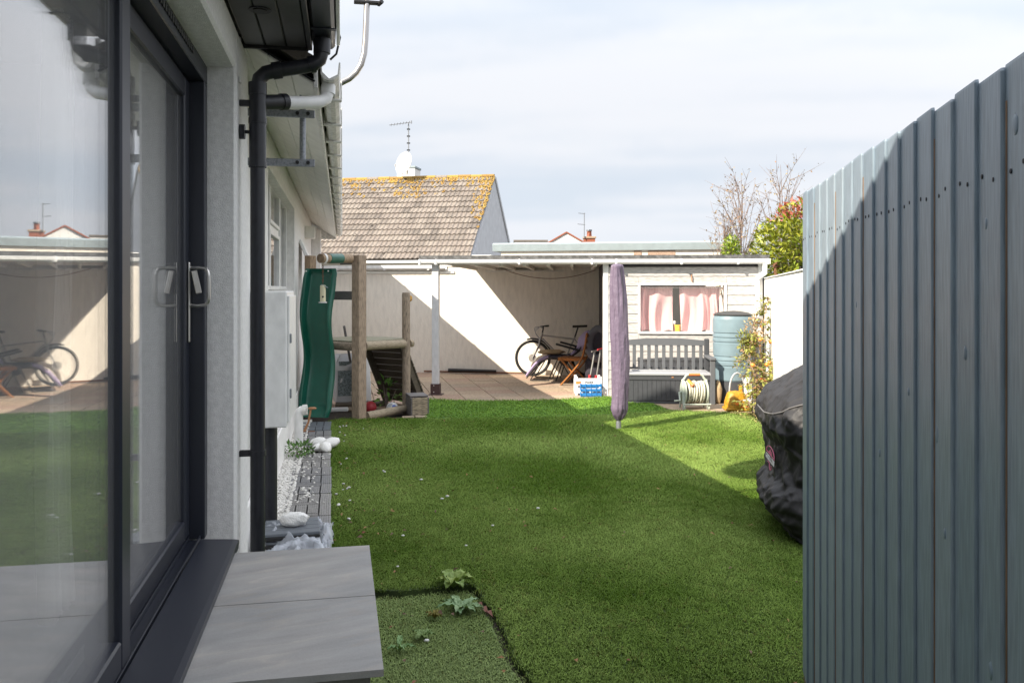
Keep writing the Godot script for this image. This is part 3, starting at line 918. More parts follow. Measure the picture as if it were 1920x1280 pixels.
func leaf_frame(d: Node3D, o: Vector3, called: String, x0: float, x1: float, z0: float, z1: float, y0: float, y1: float, t: float, gx: float) -> void:
	var f := B.new()
	f.box(Vector3(x0, y0, z0) + o, Vector3(x1, y1, z0 + t) + o, 0.006)
	f.box(Vector3(x0, y0, z1 - t) + o, Vector3(x1, y1, z1) + o, 0.006)
	f.box(Vector3(x0, y0, z0 + t) + o, Vector3(x1, y0 + 0.085, z1 - t) + o, 0.006)
	f.box(Vector3(x0, y1 - 0.085, z0 + t) + o, Vector3(x1, y1, z1 - t) + o, 0.006)
	part(called, f, M.anthracite, d)
	var g := B.new()
	g.quad(Vector3(gx, y0 + 0.07, z0 + t * 0.8) + o, Vector3(gx, y0 + 0.07, z1 - t * 0.8) + o, Vector3(gx, y1 - 0.07, z1 - t * 0.8) + o, Vector3(gx, y1 - 0.07, z0 + t * 0.8) + o, Vector3(1, 0, 0))
	part("pane", g, M.pane, d)
	for q in [0.004, 0.013, 0.017, 0.026, 0.030]:  # further glass faces, the innermost added to brighten the reflection
		g = B.new()
		g.quad(Vector3(gx - q, y0 + 0.07, z0 + t * 0.8) + o, Vector3(gx - q, y0 + 0.07, z1 - t * 0.8) + o, Vector3(gx - q, y1 - 0.07, z1 - t * 0.8) + o, Vector3(gx - q, y1 - 0.07, z0 + t * 0.8) + o, Vector3(1, 0, 0))
		part("pane", g, M.pane, d)

# ---------------------------------------------------------------- step, path
func doorstep_and_path() -> void:
	var st := thing("doorstep", "raised step of large grey stone-look tiles below the patio door", "step", Vector3(-0.2, 0, -3))
	var o := -st.position
	pbox("step_base", Vector3(-0.45, -0.04, -3.62) + o, Vector3(0.08, 0.532, -2.53) + o, M.tile_edge, st)
	var z := -3.685
	for k in 2:
		var b := B.new()
		b.prism(PackedVector2Array([Vector2(-0.448, z), Vector2(0.112 + k * 0.002, z + 0.004 * 0), Vector2(0.114 + k * 0.002, z + 0.6015), Vector2(-0.448, z + 0.6015)]), 0.534, 0.555 if k % 2 == 0 else 0.5545, Transform3D(FLAT.basis, o))
		var tl := part("floor_tile", b, M.porcelain, st)
		z += 0.6055
	# deck tiles: each of three short ribs, a cross rib and one long rib at the lawn side
	var path := group_struct("deck_path")
	var rib_v := B.new()
	rib_top(rib_v, 0.075, 0.245, false)
	var rib_l := B.new()
	rib_top(rib_l, 0.082, 0.325, false)
	var rib_h := B.new()
	rib_top(rib_h, 0.252, 0.062, true)
	var mv := rib_v.mesh()
	var ml := rib_l.mesh()
	var mh := rib_h.mesh()
	var base := B.new()
	base.box(Vector3(-0.17, -0.044, -0.168), Vector3(0.17, -0.012, 0.168), 0.0)
	var mb := base.mesh()
	for k in 20:
		if k == 14: continue
		var zc := -4.05 - k * 0.34
		var xr := lerpf(-0.055, -0.135, (k / 19.0))
		var slip := rng.randf_range(-0.006, 0.006)
		var t := Transform3D(Basis(Vector3.UP, rng.randf_range(-0.012, 0.012)).rotated(Vector3(1, 0, 0), rng.randf_range(-0.008, 0.008)), Vector3(xr - 0.172 + slip, 0.018 + rng.randf_range(0, 0.004), zc))
		var m = M["deck%d" % rng.randi_range(0, 2)]
		if k > 17: m = M.deck_new
		var d := part("deck_tile", mb, M.gap, path)
		d.transform = t
		var flip := 1.0 if k % 3 else -1.0
		for q in 3:
			var r := part("rib", mv, m, d)
			r.position = Vector3(-0.130 + q * 0.085, 0, -0.033 * flip)
		var c := part("rib", mh, m, d)
		c.position = Vector3(-0.045, 0, 0.134 * flip)
		c = part("rib", ml, m, d)
		c.position = Vector3(0.129, 0, 0)
	# white pebbles between wall and path
	var peb := B.new()
	peb.blob(Vector3.ZERO, Vector3(0.011, 0.007, 0.014), 0.25, 1.1, 5, 5, 8)
	var buf := PackedFloat32Array()
	for i in 4200:
		var zz := rng.randf_range(-8.55, -4.5)
		var x := rng.randf_range(-0.55, -0.385)
		if i > 4060:
			zz = rng.randf_range(-9.0, -6.6)
			x = minf(rng.randfn(-0.36, 0.09), -0.09)
		elif i > 4040:
			zz = rng.randf_range(-10.4, -5.0)
			x = rng.randf_range(-0.05, 0.05)
		elif i > 3600:
			zz = rng.randf_range(-10.6, -8.55)
		var y := 0.005 + 0.016 * rng.randf() if x < -0.40 else 0.024
		var s := rng.randf_range(0.6, 1.25)
		put_in(buf, Transform3D(Basis.from_euler(Vector3(rng.randf_range(-0.6, 0.6), rng.randf() * TAU, rng.randf_range(-0.6, 0.6))).scaled(Vector3(s, s, s)), Vector3(x, y, zz)), Color(1, 1, 1).darkened(rng.randf() * 0.25))
	scatter("white_gravel", peb.mesh(), mat("gravel", Color(0.78, 0.76, 0.72), 0.75, {"vc": true}), buf)
	tag(get_child(get_child_count() - 1), "small white pebbles along the house wall, some spilled over the grey path", "gravel")
	var under := B.new()
	under.box(Vector3(-0.56, -0.044, -11), Vector3(-0.375, 0.004, -4.42))
	struct("gravel_bed", under, M.pebble)
	# four white boulders
	var i := 0
	for q in [[-0.235, -8.98, 0.085, "largest white boulder at the back of the little heap on the path"], [-0.115, -8.93, 0.085, "white oval boulder nearest the lawn in the heap on the path"], [-0.245, -8.78, 0.062, "small white boulder at the left of the heap on the path"], [-0.165, -8.72, 0.075, "white boulder at the front of the heap on the path"]]:
		var b := B.new()
		b.blob(Vector3.ZERO, Vector3(q[2] * 1.15, q[2] * 0.62, q[2] * 0.8), 0.22, 0.9, 10 + i, 9, 14)
		var s := one("boulder", b, M.boulder, q[3], "stone", "white boulders heaped on the path")
		s.position = Vector3(q[0], 0.02 + q[2] * 0.55, q[1])
		s.rotation = Vector3(0.1, 0.6 * i, 0.25 * (i % 2))
		i += 1
	# stacked spare deck tiles and the plastic lying over them
	for k in 3:
		var s := thing("spare_deck_tile", ["uppermost loose grey deck tile of the stack beside the step", "middle loose grey deck tile of the stack beside the step", "lowest loose grey deck tile of the stack beside the step"][k], "deck tile", Vector3(-0.30 + 0.02 * k, 0.185 - 0.05 * k, -5.34), 0.06 - 0.1 * k, "loose deck tiles by the step")
		pbox("base", Vector3(-0.16, -0.02, -0.16), Vector3(0.16, 0.004, 0.16), M.black, s)
		for q in 4:
			pbox("rib", Vector3(-0.16, 0.004, -0.158 + q * 0.08), Vector3(0.16, 0.024, -0.082 + q * 0.08), M.deck_new, s, 0.004)
	var w := B.new()
	w.blob(Vector3.ZERO, Vector3(0.080, 0.045, 0.06), 0.45, 1.4, 22, 10, 16)
	var ws := one("white_pad", w, M.boulder, "rounded white lump of wrapping lying on the loose deck tiles", "packaging")
	ws.position = Vector3(-0.285, 0.245, -5.34)
	crumple("plastic_sheet", Vector3(-0.25, 0.235, -5.10), Vector2(0.30, 0.34), 0.07, 3, "crumpled clear plastic sheet in front of the white lump by the step")
	crumple("plastic_sheet", Vector3(-0.125, 0.21, -5.40), Vector2(0.13, 0.62), 0.08, 8, "crumpled clear plastic sheet draped on the path side of the deck tiles")
	crumple("plastic_sheet", Vector3(-0.40, 0.24, -5.35), Vector2(0.12, 0.26), 0.06, 12, "crumpled clear plastic sheet tucked against the house wall behind the downpipe")
	# rusty stake with a copper top
	var rs := thing("garden_stake", "leaning copper coloured stake on a rusty bar beside the path", "stake", Vector3(-0.43, 0, -9.95))
	var b := B.new()
	b.tube([Vector3(0, 0.02, 0), Vector3(0.05, 0.13, -0.02), Vector3(0.075, 0.27, -0.03)], [0.016, 0.012, 0.012], 8)
	part("stem", b, M.copper, rs)
	b = B.new()
	b.blob(Vector3(0.09, 0.28, -0.03), Vector3(0.05, 0.016, 0.03), 0.3, 2.0, 4, 6, 8)
	part("tip", b, M.copper, rs)
	b = B.new()
	b.tube([Vector3(-0.10, 0.018, 0.02), Vector3(0.12, 0.02, 0.0)], 0.012, 8)
	part("base_bar", b, M.rust, rs)
	# green plant at the wall
	bush("wall_plant", "low green leafy plant against the house wall beside the path", "plant", Vector3(-0.43, 0.02, -8.52), 0.15, 0.13, 150, 0.05, Color(0.07, 0.16, 0.03), Color(0.12, 0.24, 0.05), 41)

# a grooved rib of a deck tile
func rib_top(b: B, w: float, l: float, across: bool) -> void:
	var k := 5
	var pts := PackedVector2Array()
	var ww := w if not across else l
	var ll := l if not across else w
	pts.append(Vector2(-ww / 2, -0.012))
	for i in k:
		var x := -ww / 2 + ww * i / k
		pts.append(Vector2(x + 0.001, 0.003))
		pts.append(Vector2(x + ww / k * 0.68, 0.003))
		pts.append(Vector2(x + ww / k * 0.74, -0.0005))
		pts.append(Vector2(x + ww / k * 0.96, -0.0005))
	pts.append(Vector2(ww / 2, -0.012))
	var t := Transform3D.IDENTITY if not across else Transform3D(Basis(Vector3.UP, PI / 2), Vector3.ZERO)
	b.prism(pts, -ll / 2, ll / 2, t)

func crumple(called: String, at: Vector3, s: Vector2, amp: float, sd: int, label: String) -> void:
	var f := FastNoiseLite.new()
	f.seed = sd
	f.noise_type = FastNoiseLite.TYPE_CELLULAR
	f.frequency = 9.0
	f.cellular_return_type = FastNoiseLite.RETURN_DISTANCE2_SUB
	var f2 := FastNoiseLite.new()
	f2.seed = sd + 1
	f2.frequency = 4.0
	var b := B.new()
	b.sheet(func(u, w):
		var x: float = (u - 0.5) * s.x
		var z: float = (w - 0.5) * s.y
		var e: float = 1.0 + 0.35 * f2.get_noise_2d(u * 0.7, w * 0.7)
		var y: float = f.get_noise_2d(x, z) * amp + f2.get_noise_2d(x * 2.0, z * 2.0) * amp
		y -= 0.35 * (absf(u - 0.5) ** 3 + absf(w - 0.5) ** 3)
		return Vector3(x * e, y, z * e), 26, 26)
	var o := one(called, b, M.film, label, "plastic sheet", "clear plastic beside the step")
	o.position = at

func bush(called: String, label: String, category: String, at: Vector3, r: float, hgt: float, leaves: int, ll: float, c1: Color, c2: Color, sd: int, tipc := Color(0, 0, 0, 0)) -> Node3D:
	var g := RandomNumberGenerator.new()
	g.seed = sd
	var t := thing(called, label, category, at)
	var st := B.new()
	var lf := B.new()
	for i in maxi(4, leaves / 25):
		var a := g.randf() * TAU
		var e := Vector3(cos(a) * r * 0.7 * g.randf(), hgt * g.randf_range(0.5, 0.9), sin(a) * r * 0.7 * g.randf())
		st.tube([Vector3(e.x * 0.15, -0.03, e.z * 0.15), e * 0.6, e], [ll * 0.08, ll * 0.06, ll * 0.03], 5)
	part("stem", st, M.bark, t)
	for i in leaves:
		var d := Vector3(g.randfn(), g.randfn(), g.randfn()).normalized()
		var p := d * pow(g.randf(), 0.4)
		p = Vector3(p.x * r, hgt * 0.55 + p.y * hgt * 0.5, p.z * r)
		var dir := (d + Vector3(g.randfn(), g.randfn() + 0.4, g.randfn()) * 0.7).normalized()
		var cc := c1.lerp(c2, g.randf())
		if tipc.a > 0.0 and p.y > hgt * 0.86 and g.randf() < 0.6: cc = tipc
		lf.tint = cc * g.randf_range(0.8, 1.2)
		lf.leaf(p, dir, Vector3(g.randfn() * 0.5, 1, g.randfn() * 0.5).normalized(), ll * g.randf_range(0.7, 1.3), ll * 0.42, 0.15)
	part("foliage", lf, M.leafy, t)
	return t

# ---------------------------------------------------------------- behind the garden
const WALL_AT := Vector3(1.778, 0, -16.736)
const WALL_TURN := -0.38694
const SHED_AT := Vector3(1.430, 0, -13.31)
const SHED_TURN := -0.27157

func rear_wall() -> void:
	var w := thing("rear_wall", "cream rendered wall at the back of the patio with a white gutter along its left part", "wall", WALL_AT, WALL_TURN)
	pbox("wall", Vector3(-4.2, -0.1, -0.25), Vector3(5.2, 2.06, 0), M.wall_cream, w, 0.01)
	pbox("fascia_board", Vector3(-4.2, 1.935, 0.001), Vector3(0.40, 1.99, 0.03), M.upvc_soffit, w)
	pbox("coping", Vector3(-4.2, 2.06, -0.27), Vector3(5.2, 2.10, 0.02), M.wall_cream, w, 0.01)
	var g := B.new()
	g.prism(PackedVector2Array([Vector2(0.022, 2.10), Vector2(0.022, 2.04), Vector2(0.05, 2.01), Vector2(0.10, 2.01), Vector2(0.13, 2.04), Vector2(0.135, 2.10), Vector2(0.128, 2.10), Vector2(0.122, 2.045), Vector2(0.10, 2.018), Vector2(0.05, 2.018), Vector2(0.03, 2.045), Vector2(0.03, 2.10)]), -4.2, 0.25, Transform3D(Basis(Vector3(0, 0, 1), Vector3(0, 1, 0), Vector3(1, 0, 0)), Vector3.ZERO))
	var gp := part("gutter", g, M.upvc, w)
	for x in [-3.0, -2.0, -1.0, -0.1]:
		pbox("gutter_bracket", Vector3(x - 0.02, 2.0, 0.02), Vector3(x + 0.02, 2.009, 0.137), M.upvc, gp)
	var b := B.new()
	b.tube([Vector3(-0.2, 0.02, 0.06), Vector3(1.9, 0.02, 0.05)], 0.018, 8)
	one("floor_pole", b, M.rust, "thin brown pole lying along the foot of the rear wall", "pole")
	_place(get_child(get_child_count() - 1), WALL_AT, WALL_TURN)
	b = B.new()
	b.tube([Vector3(0.30, 0.055, 0.09), Vector3(1.25, 0.05, 0.07)], [0.035, 0.025], 8)
	one("floor_pole", b, M.black, "short thick black pole lying on the brown one behind the white post", "pole")
	_place(get_child(get_child_count() - 1), WALL_AT, WALL_TURN)

func _place(o: Node3D, at: Vector3, turn: float) -> void:
	o.position = at
	o.rotation.y = turn

func roof_tile_mesh(w: float, l: float) -> ArrayMesh:
	var b := B.new()
	var k := 12
	for i in k:
		var q: Array = []
		for j in [i, i + 1]:
			var u: float = float(j) / k
			var wv := maxf(0.0, sin(u * TAU * 2.0 - 0.6))
			q.append([u * w, 0.034 * pow(wv, 0.8)])
		var a := Vector3(q[0][0], q[0][1] + 0.045, 0)
		var c := Vector3(q[1][0], q[1][1] + 0.045, 0)
		b.quad(a, c, Vector3(c.x, c.y - 0.045, -l), Vector3(a.x, a.y - 0.045, -l), Vector3.UP)
		b.quad(a, c, Vector3(c.x, c.y - 0.040, 0), Vector3(a.x, a.y - 0.040, 0), Vector3(0, 0, 1))
	return b.mesh()

func neighbour_house() -> void:
	var h := thing("tiled_house", "house beyond the rear wall with a lichen-edged tiled roof and grey gable", "house", Vector3(4.12, 0, -27.73), WALL_TURN)
	var run := 3.7
	var eave := 2.577
	var top := 5.76
	pbox("wall", Vector3(-9.0, -0.1, -7.2), Vector3(-0.02, 2.50, -0.3), M.wall_bright, h, 0.0)
	var b := B.new()
	b.prism(PackedVector2Array([Vector2(0.30, 2.5), Vector2(7.2, 2.5), Vector2(7.3, eave), Vector2(3.7, top - 0.06), Vector2(0.1, eave)]), -0.19, 0.02, Transform3D(Basis(Vector3(0, 0, -1), Vector3(0, 1, 0), Vector3(1, 0, 0)), Vector3.ZERO))
	part("gable", b, M.gable_grey, h)
	pbox("gable_wall", Vector3(-0.19, -0.1, -7.2), Vector3(0.02, 2.4999, -0.30), M.gable_grey, h, 0.0)
	# roof boarding
	b = B.new()
	b.prism(PackedVector2Array([Vector2(-0.05, eave - 0.06), Vector2(7.45, eave - 0.06), Vector2(3.7, top - 0.02)]), -9.2, -0.2, Transform3D(Basis(Vector3(0, 0, -1), Vector3(0, 1, 0), Vector3(1, 0, 0)), Vector3.ZERO))
	part("roof_boarding", b, M.roof3, h)
	pbox("barge_board", Vector3(0.021, 0, 0), Vector3(0.06, 0.10, 0.02), M.gable_grey, h, 0.0).transform = Transform3D(Basis.from_scale(Vector3(1, 1, 1)), Vector3(0, -5, -4))
	b = B.new()
	b.beam(Vector3(0.042, eave, -7.45), Vector3(0.042, top - 0.02, -3.72), 0.05, 0.14)
	var bb := h.get_child(h.get_child_count() - 1) as MeshInstance3D
	bb.mesh = b.mesh()
	bb.transform = Transform3D.IDENTITY
	# tiles
	var tw := 0.3333
	var slope := Vector2(run, top - eave).length()
	var ang := atan2(top - eave, run)
	var tm := roof_tile_mesh(tw, 0.37)
	var rows := 15
	var g := RandomNumberGenerator.new()
	g.seed = 77
	for r in rows:
		for c in 20:
			var x := -0.02 - tw * (c + 1)
			var s := 0.02 + slope / rows * r
			var m = M["roof%d" % [0, 0, 1, 2, 2, 0, 1, 3][g.randi_range(0, 7)]]
			var up := float(r) / (rows - 1)
			var pl := 0.0
			if r == rows - 1: pl = 0.30
			elif r == rows - 2: pl = 0.0
			elif c == 0: pl = 0.12 * up
			elif r >= rows - 3: pl = 0.0
			if false: pl += 0.2
			if g.randf() < pl: m = M["lichen%d" % g.randi_range(0, 1)]
			var t := part("roof_tile", tm, m, h)
			t.position = Vector3(x + g.randf_range(-0.004, 0.004), eave + sin(ang) * s + 0.02, -cos(ang) * s + 0.05)
			t.rotation.x = ang + g.randf_range(-0.006, 0.006)
	var spots := B.new()
	for i in 120:
		var u := g.randf_range(0.2, 6.4)
		var s := slope * (1.0 - pow(g.randf(), 1.6)) * 0.97
		spots.blob(Vector3(-u, eave + sin(ang) * s + 0.055, -cos(ang) * s + 0.04), Vector3(0.03, 0.012, 0.03) * g.randf_range(0.6, 2.2), 0.5, 2.0, i, 4, 6, Basis(Vector3(1, 0, 0), ang))
	var sp := part("moss", spots, M.moss_dark, h)
	sp.set_meta("kind", "stuff")
	for k in 2:
		var li := B.new()
		for i in 240:
			var u := g.randf_range(0.0, 6.6)
			var dn := pow(g.randf(), 3.4) * 1.2
			if i % 4 == 0:
				u = pow(g.randf(), 2.0) * 0.5
				dn = g.randf() * 3.6 * g.randf()
			elif i % 7 == 0:
				u = g.randf_range(2.6, 3.6)
				dn = g.randf() * 1.3
			var s := slope - 0.05 - dn
			li.blob(Vector3(-u, eave + sin(ang) * s + 0.062, -cos(ang) * s + 0.05), Vector3(g.randf_range(0.03, 0.10), 0.022, g.randf_range(0.04, 0.13)), 0.5, 2.2, i + 500 * k, 4, 8, Basis(Vector3(1, 0, 0), ang))
		part("lichen", li, M["lichen%d" % k], h).set_meta("kind", "stuff")
	# ridge
	var rb := B.new()
	var prof := PackedVector2Array()
	for i in 9:
		var a := PI * i / 8.0
		prof.append(Vector2(cos(a) * 0.12, sin(a) * 0.10))
	rb.prism(prof, 0.0, 0.44, Transform3D(Basis(Vector3(0, 0, 1), Vector3(0, 1, 0), Vector3(1, 0, 0)), Vector3.ZERO))
	var rm := rb.mesh()
	for i in 20:
		var t := part("ridge_tile", rm, M["lichen%d" % (i % 2)] if g.randf() < 0.8 else M.roof2, h)
		t.position = Vector3(0.02 - 0.45 * (i + 1), top + 0.02 + g.randf_range(-0.006, 0.006), -run)
	# eave gutter
	pbox("gutter", Vector3(-9.0, eave - 0.10, 0.08), Vector3(0.05, eave - 0.01, 0.18), M.upvc, h, 0.01)
	# chimney
	var ch := B.new()
	ch.box(Vector3(-0.36, 4.6, -0.36), Vector3(0.36, 6.28, 0.36), 0.01, Transform3D(Basis(), Vector3(-0.11, 0, -4.72)))
	var cm := part("chimney", ch, M.wall_bright, h)
	pbox("chimney_cap", Vector3(-0.50, 6.28, -5.11), Vector3(0.28, 6.36, -4.33), M.grp_grey, cm, 0.01)
	cm.position = Vector3(-3.52, 0.0, 0.0)
	# dish and aerial fixed to the chimney
	dish("roof_dish", "round white satellite dish on the chimney of the tiled house", Vector3(2.30, 6.30, -32.1), 0.42, Vector3(-0.80, 0.22, 0.60), M.dish_white, M.dish_white, Vector3(2.42, 6.0, -32.8))
	var a := thing("roof_aerial", "thin television aerial on a tall mast above the tiled house", "aerial", Vector3(2.42, 6.3, -32.05))
	b = B.new()
	b.tube([Vector3(0, -0.2, 0), Vector3(0, 1.55, 0)], 0.022, 8)
	part("mast", b, M.galv, a)
	b = B.new()
	b.tube([Vector3(0.10, 1.55, 0.05), Vector3(-0.72, 1.40, 0.1)], 0.016, 6)
	b.tube([Vector3(0.10, 1.50, 0.05), Vector3(0.10, 1.60, 0.05)], 0.03, 6)
	part("boom", b, M.galv, a)
	for k in 5:
		b = B.new()
		b.tube([Vector3(-0.06, 0.25 + k * 0.26, 0), Vector3(0.06, 0.25 + k * 0.26, 0)], 0.028, 6)
		part("clip", b, M.black, a)
	for k in 7:
		b = B.new()
		b.tube([Vector3(0.02 - k * 0.11, 1.535 - k * 0.02, -0.18), Vector3(0.02 - k * 0.11, 1.535 - k * 0.02, 0.32)], 0.008, 5)
		part("element", b, M.galv, a)

func dish(called: String, label: String, at: Vector3, r: float, dir: Vector3, face: Material, rim: Material, foot: Vector3) -> void:
	var t := thing(called, label, "satellite dish", at)
	var z := dir.normalized()
	var x := Vector3.UP.cross(z).normalized()
	var y := z.cross(x)
	var bs := Basis(x, z, -y)   # lathe axis along dir
	var b := B.new()
	var prof: Array = []
	for i in 9:
		var q := r * i / 8.0
		prof.append([q, 0.22 * q * q / r])
	b.lathe(prof, 30, Transform3D(bs, Vector3.ZERO))
	part("reflector", b, face, t)
	b = B.new()
	b.lathe([[r - 0.004, 0.22 * r + 0.004], [r + 0.012, 0.22 * r], [r + 0.012, 0.22 * r - 0.03], [r * 0.5, 0.03], [0.02, -0.03]], 30, Transform3D(bs, Vector3.ZERO))
	part("rim", b, rim, t)
	b = B.new()
	b.tube([-y * r * 0.85 + z * 0.10, -y * r * 0.55 + z * r * 1.05], 0.016, 8)
	part("feed_arm", b, M.dish_rim, t)
	b = B.new()
	b.tube([-y * r * 0.60 + z * r * 1.0, -y * r * 0.40 + z * r * 1.08], 0.035, 10)
	part("receiver", b, M.dish_grey, t)
	b = B.new()
	b.tube([-z * 0.02, -z * 0.15, foot - at], 0.025, 8)
	part("mount", b, M.galv, t)

func far_buildings() -> void:
	var g := thing("flat_roof_garage", "garage behind the lean-to with a grey flat roof edge over a stained cream wall", "garage", Vector3(3.296, 0, -18.717), -0.3944)
	pbox("wall", Vector3(0.16, -0.1, -4.0), Vector3(5.0, 2.48, -0.06), M.wall_cream, g, 0.01)
	var b := B.new()
	b.prism(PackedVector2Array([Vector2(0, 2.47), Vector2(0.02, 2.62), Vector2(-0.06, 2.655), Vector2(-4.1, 2.655), Vector2(-4.1, 2.47)]), -0.02, 5.10, Transform3D(Basis(Vector3(0, 0, 1), Vector3(0, 1, 0), Vector3(1, 0, 0)), Vector3.ZERO))
	part("roof_edge", b, M.grp_grey, g)
	for q in [[3.10, 3.27, 0.0], [3.40, 3.98, 1.0]]:
		pbox("bare_block", Vector3(q[0], 2.30, -0.0599), Vector3(q[1], 2.46, -0.045), M.raw_wood if q[2] > 2 else M.slab3, g, 0.004)
	pbox("stub_wall", Vector3(-0.55, 2.0, -0.6), Vector3(-0.1, 2.40, -0.2), M.wall_bright, g, 0.01)
	var f := thing("far_house", "distant white house with a small orange-edged gable seen over the garage roof", "house", Vector3(11.6, 0, -43.6), -0.2)
	pbox("wall", Vector3(-0.95, -0.1, -6), Vector3(0.95, 4.0, 0), M.wall_bright, f, 0.0)
	b = B.new()
	b.prism(PackedVector2Array([Vector2(-0.95, 4.0), Vector2(0.95, 4.0), Vector2(0, 4.55)]), -6, 0, Transform3D.IDENTITY)
	part("gable", b, M.wall_bright, f)
	for s in [-1.0, 1.0]:
		b = B.new()
		b.beam(Vector3(s * 1.06, 3.99, 0.03), Vector3(0, 4.60, 0.03), 0.07, 0.07)
		part("barge_board", b, M.terracotta, f)
		b = B.new()
		b.quad(Vector3(s * 1.1, 3.99, 0.05), Vector3(0, 4.63, 0.05), Vector3(0, 4.63, -6.1), Vector3(s * 1.1, 3.99, -6.1), Vector3(s, 1, 0))
		part("roof", b, M.roof3, f)
	pbox("flat_wing", Vector3(-2.75, -0.1, -5), Vector3(-0.96, 4.14, -0.5), M.wall_bright, f, 0.0)
	pbox("flat_wing_roof", Vector3(-2.8, 4.14, -5), Vector3(-0.96, 4.22, -0.45), M.roof1, f, 0.0)
	var c := pbox("chimney", Vector3(0.97, 3.0, -1.0), Vector3(1.55, 4.30, -0.4), M.terracotta, f, 0.0)
	pbox("chimney_band", Vector3(0.93, 4.30, -1.05), Vector3(1.60, 4.40, -0.35), M.slab0, c, 0.01)
	b = B.new()
	b.lathe([[0.17, 4.40], [0.13, 4.44], [0.12, 4.68], [0.14, 4.70], [0.10, 4.70]], 14, Transform3D(Basis(), Vector3(1.26, 0, -0.7)))
	part("chimney_pot", b, M.terracotta, c)
	b = B.new()
	b.lathe([[0.15, 4.70], [0.15, 4.78], [0.0, 4.80]], 12, Transform3D(Basis(), Vector3(1.26, 0, -0.7)))
	part("cowl", b, M.galv, c)
	var a := thing("far_aerial", "tiny aerial with two cross bars beside the far orange chimney", "aerial", Vector3(12.6, 4.3, -43.7))
	b = B.new()
	b.tube([Vector3(0, 0, 0), Vector3(0, 1.35, 0)], 0.025, 6)
	part("mast", b, M.galv, a)
	for q in [[1.30, 0.32], [0.72, 0.36]]:
		b = B.new()
		b.tube([Vector3(-q[1], q[0] + 0.03, 0), Vector3(0.05, q[0], 0)], 0.018, 5)
		part("boom", b, M.galv, a)

